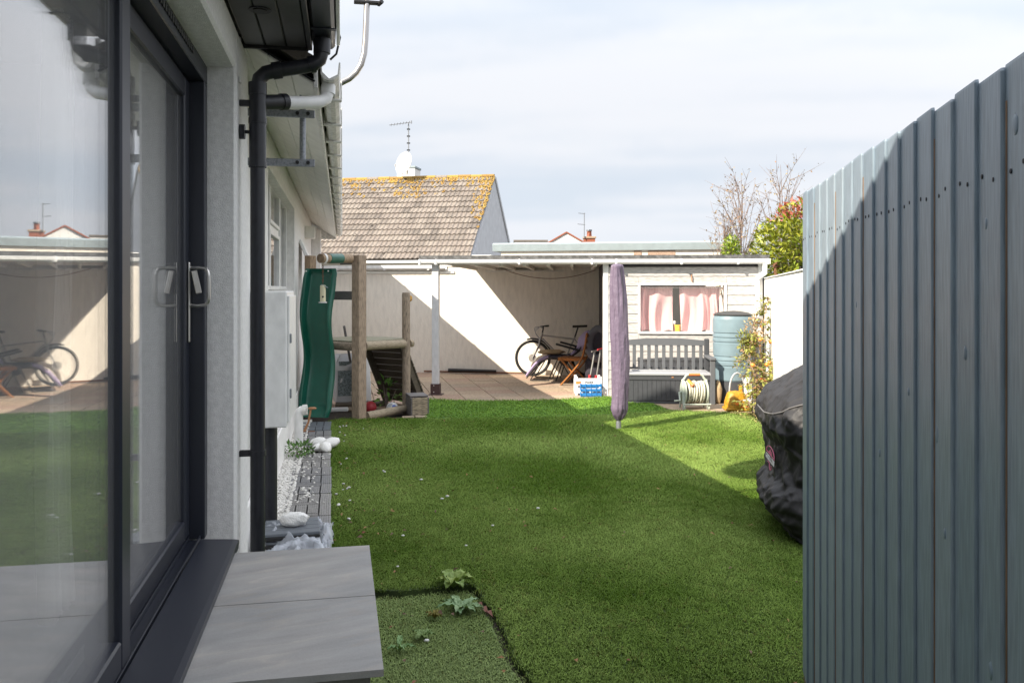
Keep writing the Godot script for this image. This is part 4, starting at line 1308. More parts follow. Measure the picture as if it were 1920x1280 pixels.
# ---------------------------------------------------------------- lean-to: carport and shed under one roof
func lean_to() -> void:
	var s := thing("lean_to_shed", "grey boarded shed and open carport under one flat roof with white gutter", "shed", SHED_AT, SHED_TURN)
	var b := B.new()
	var rp := PackedVector2Array([Vector2(-0.20, 0.06), Vector2(5.06, 0.06), Vector2(5.06, -2.95), Vector2(0.218, -3.48)])
	b.prism(rp, 2.085, 2.125, FLAT)
	var roof := part("roof", b, M.felt, s)
	b = B.new()
	b.prism(rp, 2.045, 2.0845, FLAT)
	part("roof_sheet", b, M.roof_under, roof)
	b = B.new()
	b.prism(PackedVector2Array([Vector2(-0.25, 0.025), Vector2(5.10, 0.025), Vector2(5.10, 0.07), Vector2(-0.25, 0.07)]), 2.07, 2.155, FLAT)
	part("felt_edge", b, M.felt, roof)
	for k in 7:
		var x := 0.25 + k * 0.37
		pbox("rafter", Vector3(x, 1.99, -3.15 + 0.02 * k), Vector3(x + 0.045, 2.0445, 0.02), M.rafter, s)
	pbox("wall_plate", Vector3(0.45, 1.96, -3.22), Vector3(2.60, 1.999, -3.10), M.rafter, s).rotation.y = -0.0
	# gutter, brackets, downpipe
	b = B.new()
	b.prism(PackedVector2Array([Vector2(0.075, 2.085), Vector2(0.075, 2.045), Vector2(0.10, 2.018), Vector2(0.145, 2.015), Vector2(0.175, 2.04), Vector2(0.182, 2.085), Vector2(0.176, 2.088), Vector2(0.168, 2.044), Vector2(0.144, 2.022), Vector2(0.102, 2.025), Vector2(0.083, 2.048), Vector2(0.081, 2.085)]), -0.23, 5.09, Transform3D(Basis(Vector3(0, 0, 1), Vector3(0, 1, 0), Vector3(1, 0, 0)), Vector3.ZERO))
	var gp := part("gutter", b, M.upvc, s)
	for x in [-0.225, 0.03, 1.32, 2.43, 2.80, 3.78, 4.62, 5.06]:
		pbox("gutter_bracket", Vector3(x - 0.018, 2.005, 0.072), Vector3(x + 0.018, 2.094, 0.190), M.upvc, gp, 0.01)
	for x in [-0.232, 5.085]:
		pbox("end_cap", Vector3(x, 2.008, 0.073), Vector3(x + 0.006, 2.092, 0.188), M.upvc, gp, 0.001)
	b = B.new()
	for q in [[Vector3(5.02, 2.02, 0.13), Vector3(5.02, 1.86, 0.12)], [Vector3(5.02, 1.88, 0.12), Vector3(4.925, 1.79, 0.05)], [Vector3(4.925, 1.81, 0.05), Vector3(4.925, 1.20, 0.045)]]:
		b.beam(q[0], q[1], 0.065, 0.065, 0.008)
	var dp := part("downpipe", b, M.upvc, s)
	pbox("pipe_clip", Vector3(4.87, 1.55, 0.0), Vector3(4.98, 1.575, 0.085), M.upvc, dp)
	pbox("rain_diverter", Vector3(4.82, 1.13, -0.01), Vector3(4.985, 1.20, 0.10), M.galv, dp, 0.01)
	# carport post
	var po := pbox("post", Vector3(-0.055, 0.14, -0.055), Vector3(0.055, 2.04, 0.055), M.post_white, s, 0.008)
	pbox("post_shoe", Vector3(-0.072, -0.01, -0.072), Vector3(0.072, 0.16, 0.072), M.brown_metal, po, 0.003)
	pbox("shoe_plate", Vector3(-0.10, -0.011, -0.095), Vector3(0.115, 0.0, 0.095), M.brown_metal, po, 0.002)
	for y in [0.035, 0.135]:
		pbox("bolt", Vector3(-0.028, y - 0.008, 0.0725), Vector3(-0.012, y + 0.008, 0.080), M.steel, po, 0.003)
	pbox("corner_post", Vector3(2.60, -0.02, -0.06), Vector3(2.685, 2.07, 0.03), M.upvc, s, 0.005)
	pbox("corner_post", Vector3(4.945, -0.02, -0.06), Vector3(5.01, 2.07, 0.028), M.upvc, s, 0.005)
	# boarding
	var y0 := 0.827 - 0.1436 * 6
	for k in 14:
		var y := y0 + 0.1436 * k
		var spans: Array = [[2.688, 4.943]]
		if y + 0.14 > 0.95 and y < 1.722:
			spans = [[2.688, 3.138], [4.473, 4.943]]
			if y < 0.93: spans.append([3.139, 4.472, y, 0.949])
			if y + 0.1415 > 1.74: spans.append([3.139, 4.472, 1.723, y + 0.1415])
		for e in spans:
			b = B.new()
			var yt := minf(y + 0.1415, 2.06)
			if e.size() == 4:
				pbox("board", Vector3(e[0], e[2], 0.0), Vector3(e[1], e[3], 0.016), M.clad, s, 0.002)
				continue
			b.prism(PackedVector2Array([Vector2(0.0, y), Vector2(0.023, y), Vector2(0.024, y + 0.006), Vector2(0.016, yt - 0.012), Vector2(0.012, yt), Vector2(0.0, yt)]), e[0], e[1], Transform3D(Basis(Vector3(0, 0, 1), Vector3(0, 1, 0), Vector3(1, 0, 0)), Vector3.ZERO))
			part("board", b, M.clad, s)
	# structure behind the boards
	for q in [[2.70, 3.13, 0.0, 2.06], [4.48, 4.93, 0.0, 2.06], [3.13, 4.48, 0.0, 0.96], [3.13, 4.48, 1.72, 2.06]]:
		pbox("stud_wall", Vector3(q[0], q[2], -0.05), Vector3(q[1], q[3], -0.001), M.shed_dark, s, 0.0)
	pbox("side_wall", Vector3(2.62, -0.02, -3.0), Vector3(2.68, 2.06, -0.061), M.shed_dark, s, 0.0)
	pbox("side_wall", Vector3(4.95, -0.02, -2.7), Vector3(5.0, 2.06, -0.061), M.clad, s, 0.0)
	pbox("shed_floor", Vector3(2.68, -0.02, -2.7), Vector3(4.95, 0.05, -0.06), M.shed_dark, s, 0.0)
	# window
	var f := B.new()
	f.box(Vector3(3.139, 0.95, -0.045), Vector3(4.472, 0.985, 0.045), 0.004)
	f.box(Vector3(3.139, 1.692, -0.045), Vector3(4.472, 1.722, 0.04), 0.004)
	f.box(Vector3(3.139, 0.985, -0.045), Vector3(3.172, 1.692, 0.04), 0.004)
	f.box(Vector3(4.439, 0.985, -0.045), Vector3(4.472, 1.692, 0.04), 0.004)
	var w := part("window", f, M.upvc, s)
	b = B.new()
	b.quad(Vector3(3.172, 0.985, 0.008), Vector3(4.439, 0.985, 0.008), Vector3(4.439, 1.692, 0.008), Vector3(3.172, 1.692, 0.008), Vector3(0, 0, 1))
	part("pane", b, M.pane, w)
	pbox("window_board", Vector3(3.13, 0.93, -0.22), Vector3(4.48, 0.9499, -0.0455), M.upvc, w, 0.002)
	pbox("curtain_rail", Vector3(3.15, 1.655, -0.075), Vector3(4.46, 1.665, -0.065), M.upvc, w, 0.002)
	# curtains, flower pot and bottle inside it
	var i := 0
	for q in [[3.178, 3.675, "left pink curtain in the shed window", 11.0], [3.775, 4.392, "right pink curtain in the shed window, its lower corner pulled up", 14.0]]:
		var c := B.new()
		var sh := i * 2.1
		var lift := i
		c.sheet(func(u, t):
			var x: float = lerpf(q[0], q[1], u)
			var k: float = t
			var hem: float = 0.975 + 0.03 * sin(u * 9.0 + sh)
			var y: float = lerpf(hem, 1.675, k)
			var amp: float = lerpf(0.040, 0.010, smoothstep(0.55, 1.0, k))
			var ph: float = u * q[3] * 1.25 + 1.6 * sin(u * 4.3 + sh) + (0.9 * sin(k * 3.0 + sh + u * 2.0))
			var z: float = -0.10 + amp * sin(ph) + 0.4 * amp * sin(ph * 2.3 + k * 2.0 + sh) + 0.005 * sin(u * 130.0) * smoothstep(0.82, 0.95, k)
			if lift == 1 and u < 0.35: x += (1.0 - k) * 0.06 * (0.35 - u)
			return Vector3(x, y, z), 90, 20)
		_place(one("pink_curtain", c, M.curtain_pink, q[2], "curtain", "pink curtains in the shed window"), SHED_AT, SHED_TURN)
		i += 1
	b = B.new()
	b.lathe([[0.035, 0.95], [0.055, 1.07], [0.060, 1.07], [0.060, 1.085], [0.05, 1.085], [0.04, 0.97]], 18)
	var pot := one("yellow_pot", b, M.pot_yellow, "yellow plastic pot on the sill between the pink curtains", "pot")
	_place(pot, SHED_AT + Vector3(3.755, 0, -0.13).rotated(Vector3.UP, SHED_TURN), SHED_TURN)
	var bt := thing("sill_bottle", "slim pale tube standing beside the yellow pot on the shed sill", "bottle", SHED_AT + Vector3(3.705, 0.95, -0.12).rotated(Vector3.UP, SHED_TURN), SHED_TURN)
	b = B.new()
	b.lathe([[0.016, 0], [0.016, 0.15], [0.014, 0.16], [0.0, 0.16]], 12)
	part("body", b, M.rust, bt)
	b = B.new()
	b.lathe([[0.019, 0.15], [0.019, 0.195], [0.0, 0.197]], 12)
	part("cap", b, M.upvc, bt)
	var hk := B.new()
	hk.tube([Vector3(3.94, 1.86, 0.03), Vector3(3.945, 1.82, 0.045), Vector3(3.95, 1.77, 0.04), Vector3(3.955, 1.745, 0.03)], 0.008, 8)
	part("hook", hk, M.copper, s)
	# sagging line under the carport roof
	var ln := B.new()
	var pts: Array = []
	for k in 17:
		var u := k / 16.0
		pts.append(Vector3(lerpf(0.85, 2.55, u), 1.99 - 0.16 * (1.0 - pow(2.0 * u - 1.0, 2.0)), -2.95))
	ln.tube(pts, 0.006, 6)
	_place(one("slack_line", ln, M.rust, "thin brown line sagging under the carport roof in front of the rear wall", "line"), SHED_AT, SHED_TURN)

# ---------------------------------------------------------------- fence and side wall
func fences() -> void:
	var f := thing("board_fence", "tall blue-grey fence of overlapping vertical boards on the right", "fence", Vector3(1.900, 0, -3.262), deg_to_rad(-110.74))
	var P := Transform3D(Basis(Vector3(1, 0, 0), Vector3(0, 0, 1), Vector3(0, 1, 0)), Vector3.ZERO)
	var g := RandomNumberGenerator.new()
	g.seed = 5
	var nb := B.new()
	nb.lathe([[0.0045, 0.0], [0.0045, 0.002], [0.0, 0.0025]], 8, Transform3D(Basis(Vector3(1, 0, 0), PI / 2), Vector3.ZERO))
	var nm := nb.mesh()
	var variants: Array = []
	for k in 6:
		var b := B.new()
		var top := 2.045 + g.randf_range(-0.005, 0.006)
		var w := 0.1365 + g.randf_range(-0.003, 0.002)
		var t2 := 0.0142 + g.randf_range(-0.0012, 0.0015)
		# feathered section, thick edge towards the camera, its corners rounded
		var sec := PackedVector2Array([Vector2(0, 0), Vector2(0, 0.007), Vector2(0.003, 0.0085), Vector2(w - 0.005, t2), Vector2(w - 0.0015, t2 - 0.001), Vector2(w, t2 - 0.004), Vector2(w, 0.0080), Vector2(w - 0.01, 0.0076)])
		var lo := 0.055 + g.randf_range(-0.004, 0.004)
		b.prism(sec, lo, top - 0.006, P)
		var cap := PackedVector2Array()
		for q in sec: cap.append(Vector2(lerpf(w / 2, q.x, 0.96), lerpf(t2 / 2, q.y, 0.75)))
		var nn := sec.size()
		for q in nn:
			var a := sec[q]; var c := sec[(q + 1) % nn]
			var d := cap[(q + 1) % nn]; var e := cap[q]
			b.quad(P * Vector3(a.x, a.y, top - 0.006), P * Vector3(c.x, c.y, top - 0.006), P * Vector3(d.x, d.y, top), P * Vector3(e.x, e.y, top), Vector3(0, 0.5, 0) + (P * Vector3(a.x + c.x - w, a.y + c.y - t2, 0)))
		b.prism(cap, top - 0.001, top, P)
		variants.append(b.mesh())
	for i in 23:
		var o := part("board", variants[g.randi_range(0, 5)], M["fence%d" % g.randi_range(0, 2)], f)
		o.position = Vector3(i * 0.1306 + g.randf_range(-0.003, 0.003), g.randf_range(-0.002, 0.002), g.randf_range(0.0, 0.0015))
		o.rotation = Vector3(0, 0, g.randf_range(-0.0015, 0.0015))
		for x in [0.040, 0.094]:
			var n := part("nail", nm, M.nail, o)
			n.position = Vector3(x + g.randf_range(-0.006, 0.006), 1.855 + g.randf_range(-0.008, 0.008), 0.0082 + x / 0.1365 * 0.0065)
			n.rotation.y = -0.05
	for i in [2, 5, 8, 13, 16, 19]:
		pbox("bare_edge", Vector3(i * 0.1306 + 0.0068, 0.10, 0.0070), Vector3(i * 0.1306 + 0.0115, 1.98, 0.0118), M.raw_wood, f, 0.001)
	# knots standing a little proud of the paint
	for q in [[13.2, 1.33, 0.018], [14.6, 1.52, 0.012], [9.6, 1.2, 0.010], [7.5, 1.6, 0.009], [15.6, 0.95, 0.014], [13.7, 1.13, 0.010], [16.4, 1.93, 0.016], [15.4, 1.77, 0.010], [11.7, 1.40, 0.008], [18.2, 1.45, 0.012]]:
		var b := B.new()
		b.blob(Vector3(q[0] * 0.1306, q[1], 0.008 + fmod(q[0], 1.0) * 0.009), Vector3(q[2] * 0.8, q[2] * 1.2, 0.003), 0.3, 2.0, int(q[0] * 10), 6, 10)
		part("knot", b, M.fence2, f)
	for y in [0.30, 1.10, 1.82]:
		pbox("rail", Vector3(0.0, y, -0.050), Vector3(2.95, y + 0.075, -0.003), M.raw_wood, f)
	for x in [0.01, 1.85]:
		pbox("post", Vector3(x, -0.1, -0.155), Vector3(x + 0.10, 1.95, -0.051), M.raw_wood, f)
	pbox("end_cleat", Vector3(0.002, 0.0, -0.048), Vector3(0.06, 0.0545, 0.006), M.raw_wood, f)
	# white boundary wall
	var w := thing("boundary_wall", "white rendered garden wall on the right behind the tomato plants", "wall", Vector3(3.630, 0, -6.242), 1.1362)
	pbox("wall", Vector3(0.0, -0.1, 0.0), Vector3(8.9, 1.79, 0.20), M.wall_bright, w, 0.02)
	for k in 9:
		pbox("coping_stone", Vector3(0.99 * k, 1.79, -0.008), Vector3(0.99 * k + 0.986, 1.803 + rng.randf_range(0, 0.006), 0.21), M.wall_bright, w, 0.008)

# ---------------------------------------------------------------- trees
func bare_tree(at: Vector3, hgt: float, spread: float, label: String, sd: int) -> void:
	var g := RandomNumberGenerator.new()
	g.seed = sd
	var t := thing("bare_tree", label, "tree", at, 0.0, "thin autumn trees behind the shed")
	var tr := B.new()
	var lf := B.new()
	tr.tube([Vector3(0, -0.1, 0), Vector3(0.03, hgt * 0.3, 0.02), Vector3(-0.02, hgt * 0.6, 0), Vector3(0.02, hgt * 0.82, 0.03), Vector3(0.0, hgt, 0)], [0.045, 0.03, 0.018, 0.010, 0.003], 7)
	part("trunk", tr, M.bark, t)
	var br := B.new()
	for i in 26:
		var y0 := hgt * g.randf_range(0.34, 0.9)
		var a := g.randf() * TAU
		var l := (hgt - y0) * g.randf_range(0.35, 0.75) + 0.25
		var out := spread * g.randf_range(0.25, 0.8) * (1.15 - y0 / hgt)
		var p0 := Vector3(0, y0, 0)
		var p1 := p0 + Vector3(cos(a) * out * 0.5, l * 0.45, sin(a) * out * 0.5)
		var p2 := p0 + Vector3(cos(a) * out + g.randfn() * 0.05, l, sin(a) * out + g.randfn() * 0.05)
		br.tube([p0, p1, p2], [0.011, 0.007, 0.002], 5)
		for k in 7:
			var u := g.randf_range(0.25, 1.0)
			var q := p0.lerp(p1, u * 2.0) if u < 0.5 else p1.lerp(p2, u * 2.0 - 1.0)
			var e := q + Vector3(cos(a) * 0.5 + g.randfn() * 0.6, g.randf_range(0.4, 1.3), sin(a) * 0.5 + g.randfn() * 0.6) * g.randf_range(0.12, 0.30)
			br.tube([q, e], [0.004, 0.0015], 4)
			var many := 5 if q.y < hgt * 0.72 else 2
			for m in many + (4 if q.y < hgt * 0.62 else 0):
				if g.randf() > 0.75: continue
				var at2 := q.lerp(e, g.randf()) + Vector3(g.randfn(), g.randfn(), g.randfn()) * 0.03
				lf.tint = Color(0.30, 0.16, 0.10).lerp(Color(0.34, 0.27, 0.11), g.randf()) * g.randf_range(0.6, 1.15)
				lf.leaf(at2, Vector3(g.randfn(), g.randfn() - 0.3, g.randfn()).normalized(), Vector3(g.randfn(), 1, g.randfn()).normalized(), g.randf_range(0.03, 0.065), 0.03, 0.2)
	part("branches", br, M.bark, t)
	part("crown", lf, M.leafy, t)

func trees() -> void:
	bare_tree(Vector3(7.85, -0.1, -15.9), 4.05, 1.3, "left of the two thin nearly leafless trees behind the shed roof", 61)
	bare_tree(Vector3(8.55, -0.1, -15.6), 4.20, 1.3, "right of the two thin nearly leafless trees, rising above the evergreen shrub", 62)
	bare_tree(Vector3(7.35, -0.1, -15.6), 3.05, 0.9, "shortest thin twiggy tree, leftmost behind the end of the garage roof", 64)
	var s := bush("evergreen_shrub", "dense yellow-green evergreen shrub with red tips above the white wall", "shrub", Vector3(7.72, 0.9, -12.75), 1.15, 2.14, 10000, 0.115, Color(0.13, 0.19, 0.02), Color(0.36, 0.36, 0.04), 71, Color(0.36, 0.10, 0.07))
	s.get_child(0).name = "stem"
	bush("ivy_clump", "small bright green ivy clump at the right end of the garage roof", "ivy", Vector3(7.16, 1.9, -14.9), 0.17, 0.72, 800, 0.075, Color(0.13, 0.24, 0.02), Color(0.36, 0.42, 0.05), 72)
	var b := B.new()
	b.lathe([[0.035, 1.6], [0.035, 1.98], [0.055, 1.985], [0.055, 2.03], [0.04, 2.04], [0.04, 2.07], [0.0, 2.075]], 12)
	var p := one("rusty_pipe", b, M.rust, "short rusty pipe with a capped top rising behind the white wall", "pipe")
	p.position = Vector3(6.80, 0, -12.55)

# ---------------------------------------------------------------- play frame and what stands about it
func play_area() -> void:
	var f := thing("climbing_frame", "weathered timber climbing frame with a low platform and plank ramp", "climbing frame", Vector3(0.205, 0, -10.946), 0.745)
	pbox("post", Vector3(-0.067, -0.1, -0.067), Vector3(0.067, 2.065, 0.067), M.timber0, f, 0.006)
	pbox("post", Vector3(-0.055, -0.1, -0.975), Vector3(0.055, 2.08, -0.865), M.timber2, f, 0.006)
	var b := B.new()
	b.tube([Vector3(0.87, -0.1, 0), Vector3(0.865, 0.8, 0), Vector3(0.86, 1.56, 0), Vector3(0.86, 1.59, 0)], [0.056, 0.055, 0.055, 0.048], 14)
	part("post", b, M.timber1, f)
	pbox("post", Vector3(0.83, -0.1, -0.95), Vector3(0.90, 1.62, -0.90), M.timber_dark, f, 0.005)
	b = B.new()
	b.tube([Vector3(0.075, 0.915, 0.02), Vector3(0.80, 0.905, 0.02)], 0.056, 14)
	b.tube([Vector3(0.90, 0.905, 0.02), Vector3(0.955, 0.905, 0.02)], 0.05, 14)
	part("platform_log", b, M.timber_x, f)
	b = B.new()
	b.tube([Vector3(0.0, 0.905, -0.075), Vector3(0.0, 0.905, -0.86)], 0.054, 14)
	part("platform_log", b, M.timber1, f)
	b = B.new()
	b.tube([Vector3(0.80, 0.045, 0.05), Vector3(0.08, 0.025, 0.05)], [0.052, 0.058], 14)
	part("ground_log", b, M.timber_x, f)
	for k in 7:
		pbox("platform_plank", Vector3(0.01, 0.952, -0.965 + k * 0.139), Vector3(0.94, 0.976, -0.831 + k * 0.139), M.timber_green, f, 0.004)
	# ramp seen from beneath: two stringers with slats
	for z in [-0.14, -0.84]:
		b = B.new()
		b.beam(Vector3(0.90, 0.91, z), Vector3(1.36, 0.0, z), 0.045, 0.10)
		part("ramp_stringer", b, M.timber_dark, f)
	for k in 10:
		var u := (k + 0.5) / 10.0
		b = B.new()
		var t := Transform3D(Basis(Vector3(0, 0, 1), -1.103), Vector3(lerpf(0.93, 1.40, u), lerpf(0.935, 0.02, u), 0))
		b.box(Vector3(-0.049, 0.0, -0.88), Vector3(0.044, 0.022, -0.10), 0.003, t)
		part("ramp_slat", b, M.timber_dark, f)
	b = B.new()
	b.beam(Vector3(0.0, 1.555, -0.06), Vector3(0.0, 1.555, -0.88), 0.045, 0.11)
	part("side_rail", b, M.grey_wood, f)
	pbox("head_board", Vector3(-0.048, 1.95, -0.30), Vector3(-0.0675 + 0.04, 2.055, -0.068), M.grey_wood, f)
	b = B.new()
	b.lathe([[0.0, 0.0], [0.030, 0.0], [0.030, 0.008], [0.018, 0.010], [0.018, 0.004], [0.0, 0.004]], 16, Transform3D(Basis(Vector3(0, 0, 1), PI / 2), Vector3(-0.0485, 2.0, -0.16)))
	part("round_badge", b, M.pink_print, f)
	b = B.new()
	b.tube([Vector3(0.92, 1.52, 0.0), Vector3(0.94, 1.50, -0.02)], 0.045, 12)
	part("hand_grip", b, M.yellow, f)
	# swing beam towards the house, with a pale collar and a green bracket
	var o := -f.position
	var inv := f.transform.affine_inverse()
	b = B.new()
	b.tube([inv * Vector3(-0.26, 2.005, -10.45), inv * Vector3(0.10, 2.02, -10.92)], 0.057, 16)
	var bm := part("swing_beam", b, M.timber2, f)
	b = B.new()
	b.tube([inv * Vector3(-0.235, 2.006, -10.483), inv * Vector3(-0.215, 2.007, -10.509)], 0.061, 16)
	part("collar", b, M.upvc, bm)
	b = B.new()
	b.tube([inv * Vector3(-0.17, 2.009, -10.568), inv * Vector3(-0.02, 2.015, -10.763)], 0.062, 16)
	part("bracket", b, M.slide_green, bm)
	# the slide, stood on end
	var s := thing("garden_slide", "long wavy green plastic slide standing on end against the climbing frame", "slide", Vector3(-0.315, 0.0, -11.02), -0.42)
	for side in 2:
		b = B.new()
		var off := 0.0 if side == 0 else -0.008
		b.sheet(func(u, w):
			var hgt: float = 0.04 + 1.86 * w
			var a: float = u * 2.0 - 1.0
			var ax: float = absf(a)
			var half: float = 0.215 + 0.012 * sin(w * 9.0)
			var x: float = 0.0
			var d: float = 0.0
			if ax < 0.45:
				x = ax / 0.45 * 0.145
				d = -0.075 + 0.02 * pow(ax / 0.45, 6.0)
			elif ax < 0.75:
				var q: float = (ax - 0.45) / 0.30
				x = lerpf(0.145, 0.175, q)
				d = lerpf(-0.055, 0.045, smoothstep(0.0, 1.0, q))
			else:
				var q: float = (ax - 0.75) / 0.25
				x = lerpf(0.175, half, sin(q * PI / 2.0))
				d = 0.045 - 0.05 * q * q
			d = lerpf(d, 0.03, smoothstep(0.965, 1.0, w) * 0.8)
			d = lerpf(d, 0.045, smoothstep(0.10, 0.0, w) * (0.9 if ax < 0.75 else 0.2))
			var wave: float = 0.055 * sin(w * 10.5 + 0.8) - 0.02 * w
			if w > 0.93: wave -= (w - 0.93) * 0.7
			if w < 0.08: wave += (0.08 - w) * 0.5
			x *= 1.0 - 0.06 * smoothstep(0.96, 1.0, w) - 0.10 * smoothstep(0.05, 0.0, w)
			return Vector3(x * signf(a), hgt, d + wave + off), 44, 60)
		part("chute" if side == 0 else "underside", b, M.slide_green, s)
	for x in [-0.15, 0.15]:
		b = B.new()
		b.lathe([[0.010, 0.0], [0.010, 0.006], [0.0, 0.007]], 10, Transform3D(Basis(Vector3(1, 0, 0), PI / 2), Vector3(x, 1.865, -0.005)))
		part("bolt_cap", b, M.upvc, s)
	# bird feeder hanging from the beam end
	var q := thing("bird_feeder", "pale tube bird feeder hanging on a rusty chain from the beam end", "bird feeder", Vector3(-0.235, 1.47, -10.62))
	b = B.new()
	b.lathe([[0.034, 0.015], [0.034, 0.20], [0.030, 0.215], [0.0, 0.22]], 18)
	part("seed_tube", b, M.feeder, q)
	b = B.new()
	b.lathe([[0.0, 0.0], [0.050, 0.0], [0.052, 0.012], [0.034, 0.014]], 18)
	part("tray", b, M.polythene, q)
	b = B.new()
	b.lathe([[0.012, 0.0], [0.012, 0.004], [0.0, 0.004]], 10, Transform3D(Basis(Vector3(1, 0, 0), PI / 2), Vector3(0.0, 0.075, 0.034)))
	part("feeding_port", b, M.black, q)
	b = B.new()
	b.beam(Vector3(-0.02, 0.225, 0.0), Vector3(0.06, 0.185, 0.01), 0.05, 0.008)
	part("lid", b, M.butt, q)
	for k in 9:
		b = B.new()
		var rr := 0.012
		var pts: Array = []
		for a in 9:
			var an := TAU * a / 8.0
			pts.append(Vector3(cos(an) * rr * 0.7 * (k % 2), sin(an) * rr * 1.35, cos(an) * rr * 0.7 * ((k + 1) % 2)) + Vector3(0.0, 0.245 + k * 0.0275, 0))
		b.tube(pts, 0.004, 5, false)
		part("chain_link", b, M.rust, q)
	# things under and beside the platform
	var bag := thing("printed_bag", "full printed plastic bag of stones standing under the platform", "bag", Vector3(0.035, 0.03, -12.45), 0.2)
	b = B.new()
	b.sheet(func(u, w):
		var a: float = TAU * u
		var k: float = 1.0 - 0.35 * pow(absf(w - 0.45) * 2.0, 4.0)
		var y: float = w * 0.68
		var sx: float = signf(cos(a)) * pow(absf(cos(a)), 0.6) * 0.17
		var sz: float = signf(sin(a)) * pow(absf(sin(a)), 0.6) * 0.10 * k
		var n: float = 0.012 * sin(a * 5.0 + w * 9.0) + 0.008 * sin(w * 23.0 + a * 2.0)
		return Vector3(sx * lerpf(k, 1.0, 0.6) + n, y, sz + n), 36, 24)
	part("sack", b, M.polythene, bag)
	b = B.new()
	b.sheet(func(u, w):
		var x: float = (u - 0.5) * 0.25
		var y: float = 0.09 + w * 0.36
		return Vector3(x, y, 0.112 * (1.0 - 0.35 * pow(absf(y / 0.68 - 0.45) * 2.0, 4.0)) - 0.25 * x * x), 8, 8)
	part("picture", b, M.photo_print, bag)
	b = B.new()
	b.sheet(func(u, w):
		var x: float = (u - 0.5) * 0.22
		var y: float = 0.52 + w * 0.06
		return Vector3(x, y, 0.107 - 0.25 * x * x), 8, 3)
	part("heading", b, M.photo_print, bag)
	b = B.new()
	b.box(Vector3(-0.14, 0.0, -0.06), Vector3(0.14, 0.055, 0.06), 0.015)
	one("white_tray", b, M.dish_white, "small white tray on the soil in front of the printed bag", "tray").position = Vector3(-0.06, -0.045, -11.95)
	b = B.new()
	b.box(Vector3(-0.35, -0.02, -0.15), Vector3(0.35, 0.05, 0.15), 0.01)
	one("dark_board", b, M.timber_dark, "dark timber edging lying under the platform behind the bag", "board").position = Vector3(0.25, -0.02, -12.30)
	b = B.new()
	b.beam(Vector3(0.375, -0.04, -12.62), Vector3(0.335, 0.86, -12.72), 0.085, 0.03)
	one("white_plank", b, M.dish_white, "narrow white plank leaning upright behind the thick post", "plank")
	b = B.new()
	b.tube([Vector3(0.11, 0.60, -12.36), Vector3(0.02, 1.12, -12.2)], 0.018, 8)
	one("dark_stick", b, M.grey_wood, "short dark stick poking up above the platform beside the slide", "stick")
	b = B.new()
	b.blob(Vector3.ZERO, Vector3(0.085, 0.085, 0.085), 0.0, 1, 1, 12, 18)
	one("red_ball", b, M.red, "red ball half hidden behind the thick post", "ball").position = Vector3(0.37, 0.035, -11.72)
	var fb := thing("patterned_ball", "white, blue and orange ball on the soil by the ground log", "ball", Vector3(0.655, 0.035, -11.56))
	b = B.new()
	b.blob(Vector3.ZERO, Vector3(0.083, 0.083, 0.083), 0.0, 1, 1, 12, 18)
	part("ball", b, M.dish_white, fb)
	for e in [[0.3, 0.35, M.ball_blue], [-0.75, -0.3, M.orange], [0.2, -0.65, M.ball_blue], [1.0, 0.1, M.ball_blue], [-0.5, 0.75, M.dish_grey]]:
		b = B.new()
		var dz := Vector3(sin(e[0]) * cos(e[1]), sin(e[1]), cos(e[0]) * cos(e[1]))
		var dx := Vector3.UP.cross(dz).normalized()
		var prof: Array = []
		for i in 5: prof.append([0.0848 * sin(0.42 * i / 4.0), 0.0848 * cos(0.42 * i / 4.0)])
		b.lathe(prof, 6, Transform3D(Basis(dx, dz, dx.cross(dz)), Vector3.ZERO))
		part("panel", b, e[2], fb)
	bush("bean_plant", "sprawling leafy weed growing under the plank ramp", "plant", Vector3(0.60, -0.03, -11.85), 0.22, 0.42, 46, 0.10, Color(0.06, 0.15, 0.02), Color(0.15, 0.28, 0.04), 44)
	# little wooden planter
	var p := thing("wooden_planter", "small weathered wooden planter box at the right foot of the climbing frame", "planter", Vector3(0.975, 0, -11.20), 0.10)
	for k in 3:
		pbox("front_plank", Vector3(-0.10, -0.02 + 0.083 * k + 0.001, 0.10), Vector3(0.10, -0.02 + 0.083 * (k + 1), 0.118), M.timber_x, p)
		pbox("side_plank", Vector3(0.101, -0.02 + 0.083 * k + 0.001, -0.30), Vector3(0.118, -0.02 + 0.083 * (k + 1), 0.118), M.grey_wood, p)
		pbox("side_plank", Vector3(-0.118, -0.02 + 0.083 * k + 0.001, -0.30), Vector3(-0.101, -0.02 + 0.083 * (k + 1), 0.118), M.grey_wood, p)
		pbox("back_plank", Vector3(-0.10, -0.02 + 0.083 * k + 0.001, -0.30), Vector3(0.10, -0.02 + 0.083 * (k + 1), -0.283), M.grey_wood, p)
	pbox("soil", Vector3(-0.10, -0.02, -0.282), Vector3(0.10, 0.19, 0.099), M.soil, p, 0.0)
	pbox("lid_board", Vector3(-0.122, 0.232, -0.28), Vector3(0.122, 0.25, 0.06), M.grey_wood, p)
	for k in 2:
		b = B.new()
		b.box(Vector3(-0.075, -0.03, -0.05), Vector3(0.075, 0.0, 0.05), 0.006)
		var br := one("loose_paver", b, M.slab1, ["left of two small buff pavers set in the grass below the planter", "right of two small buff pavers set in the grass below the planter"][k], "paver", "pavers below the planter")
		br.position = Vector3(0.82 + 0.17 * k, 0.012, -10.95)

# ---------------------------------------------------------------- under the carport
func wl(x: float, y: float, z: float) -> Vector3:
	return WALL_AT + Vector3(x, y, z).rotated(Vector3.UP, WALL_TURN)

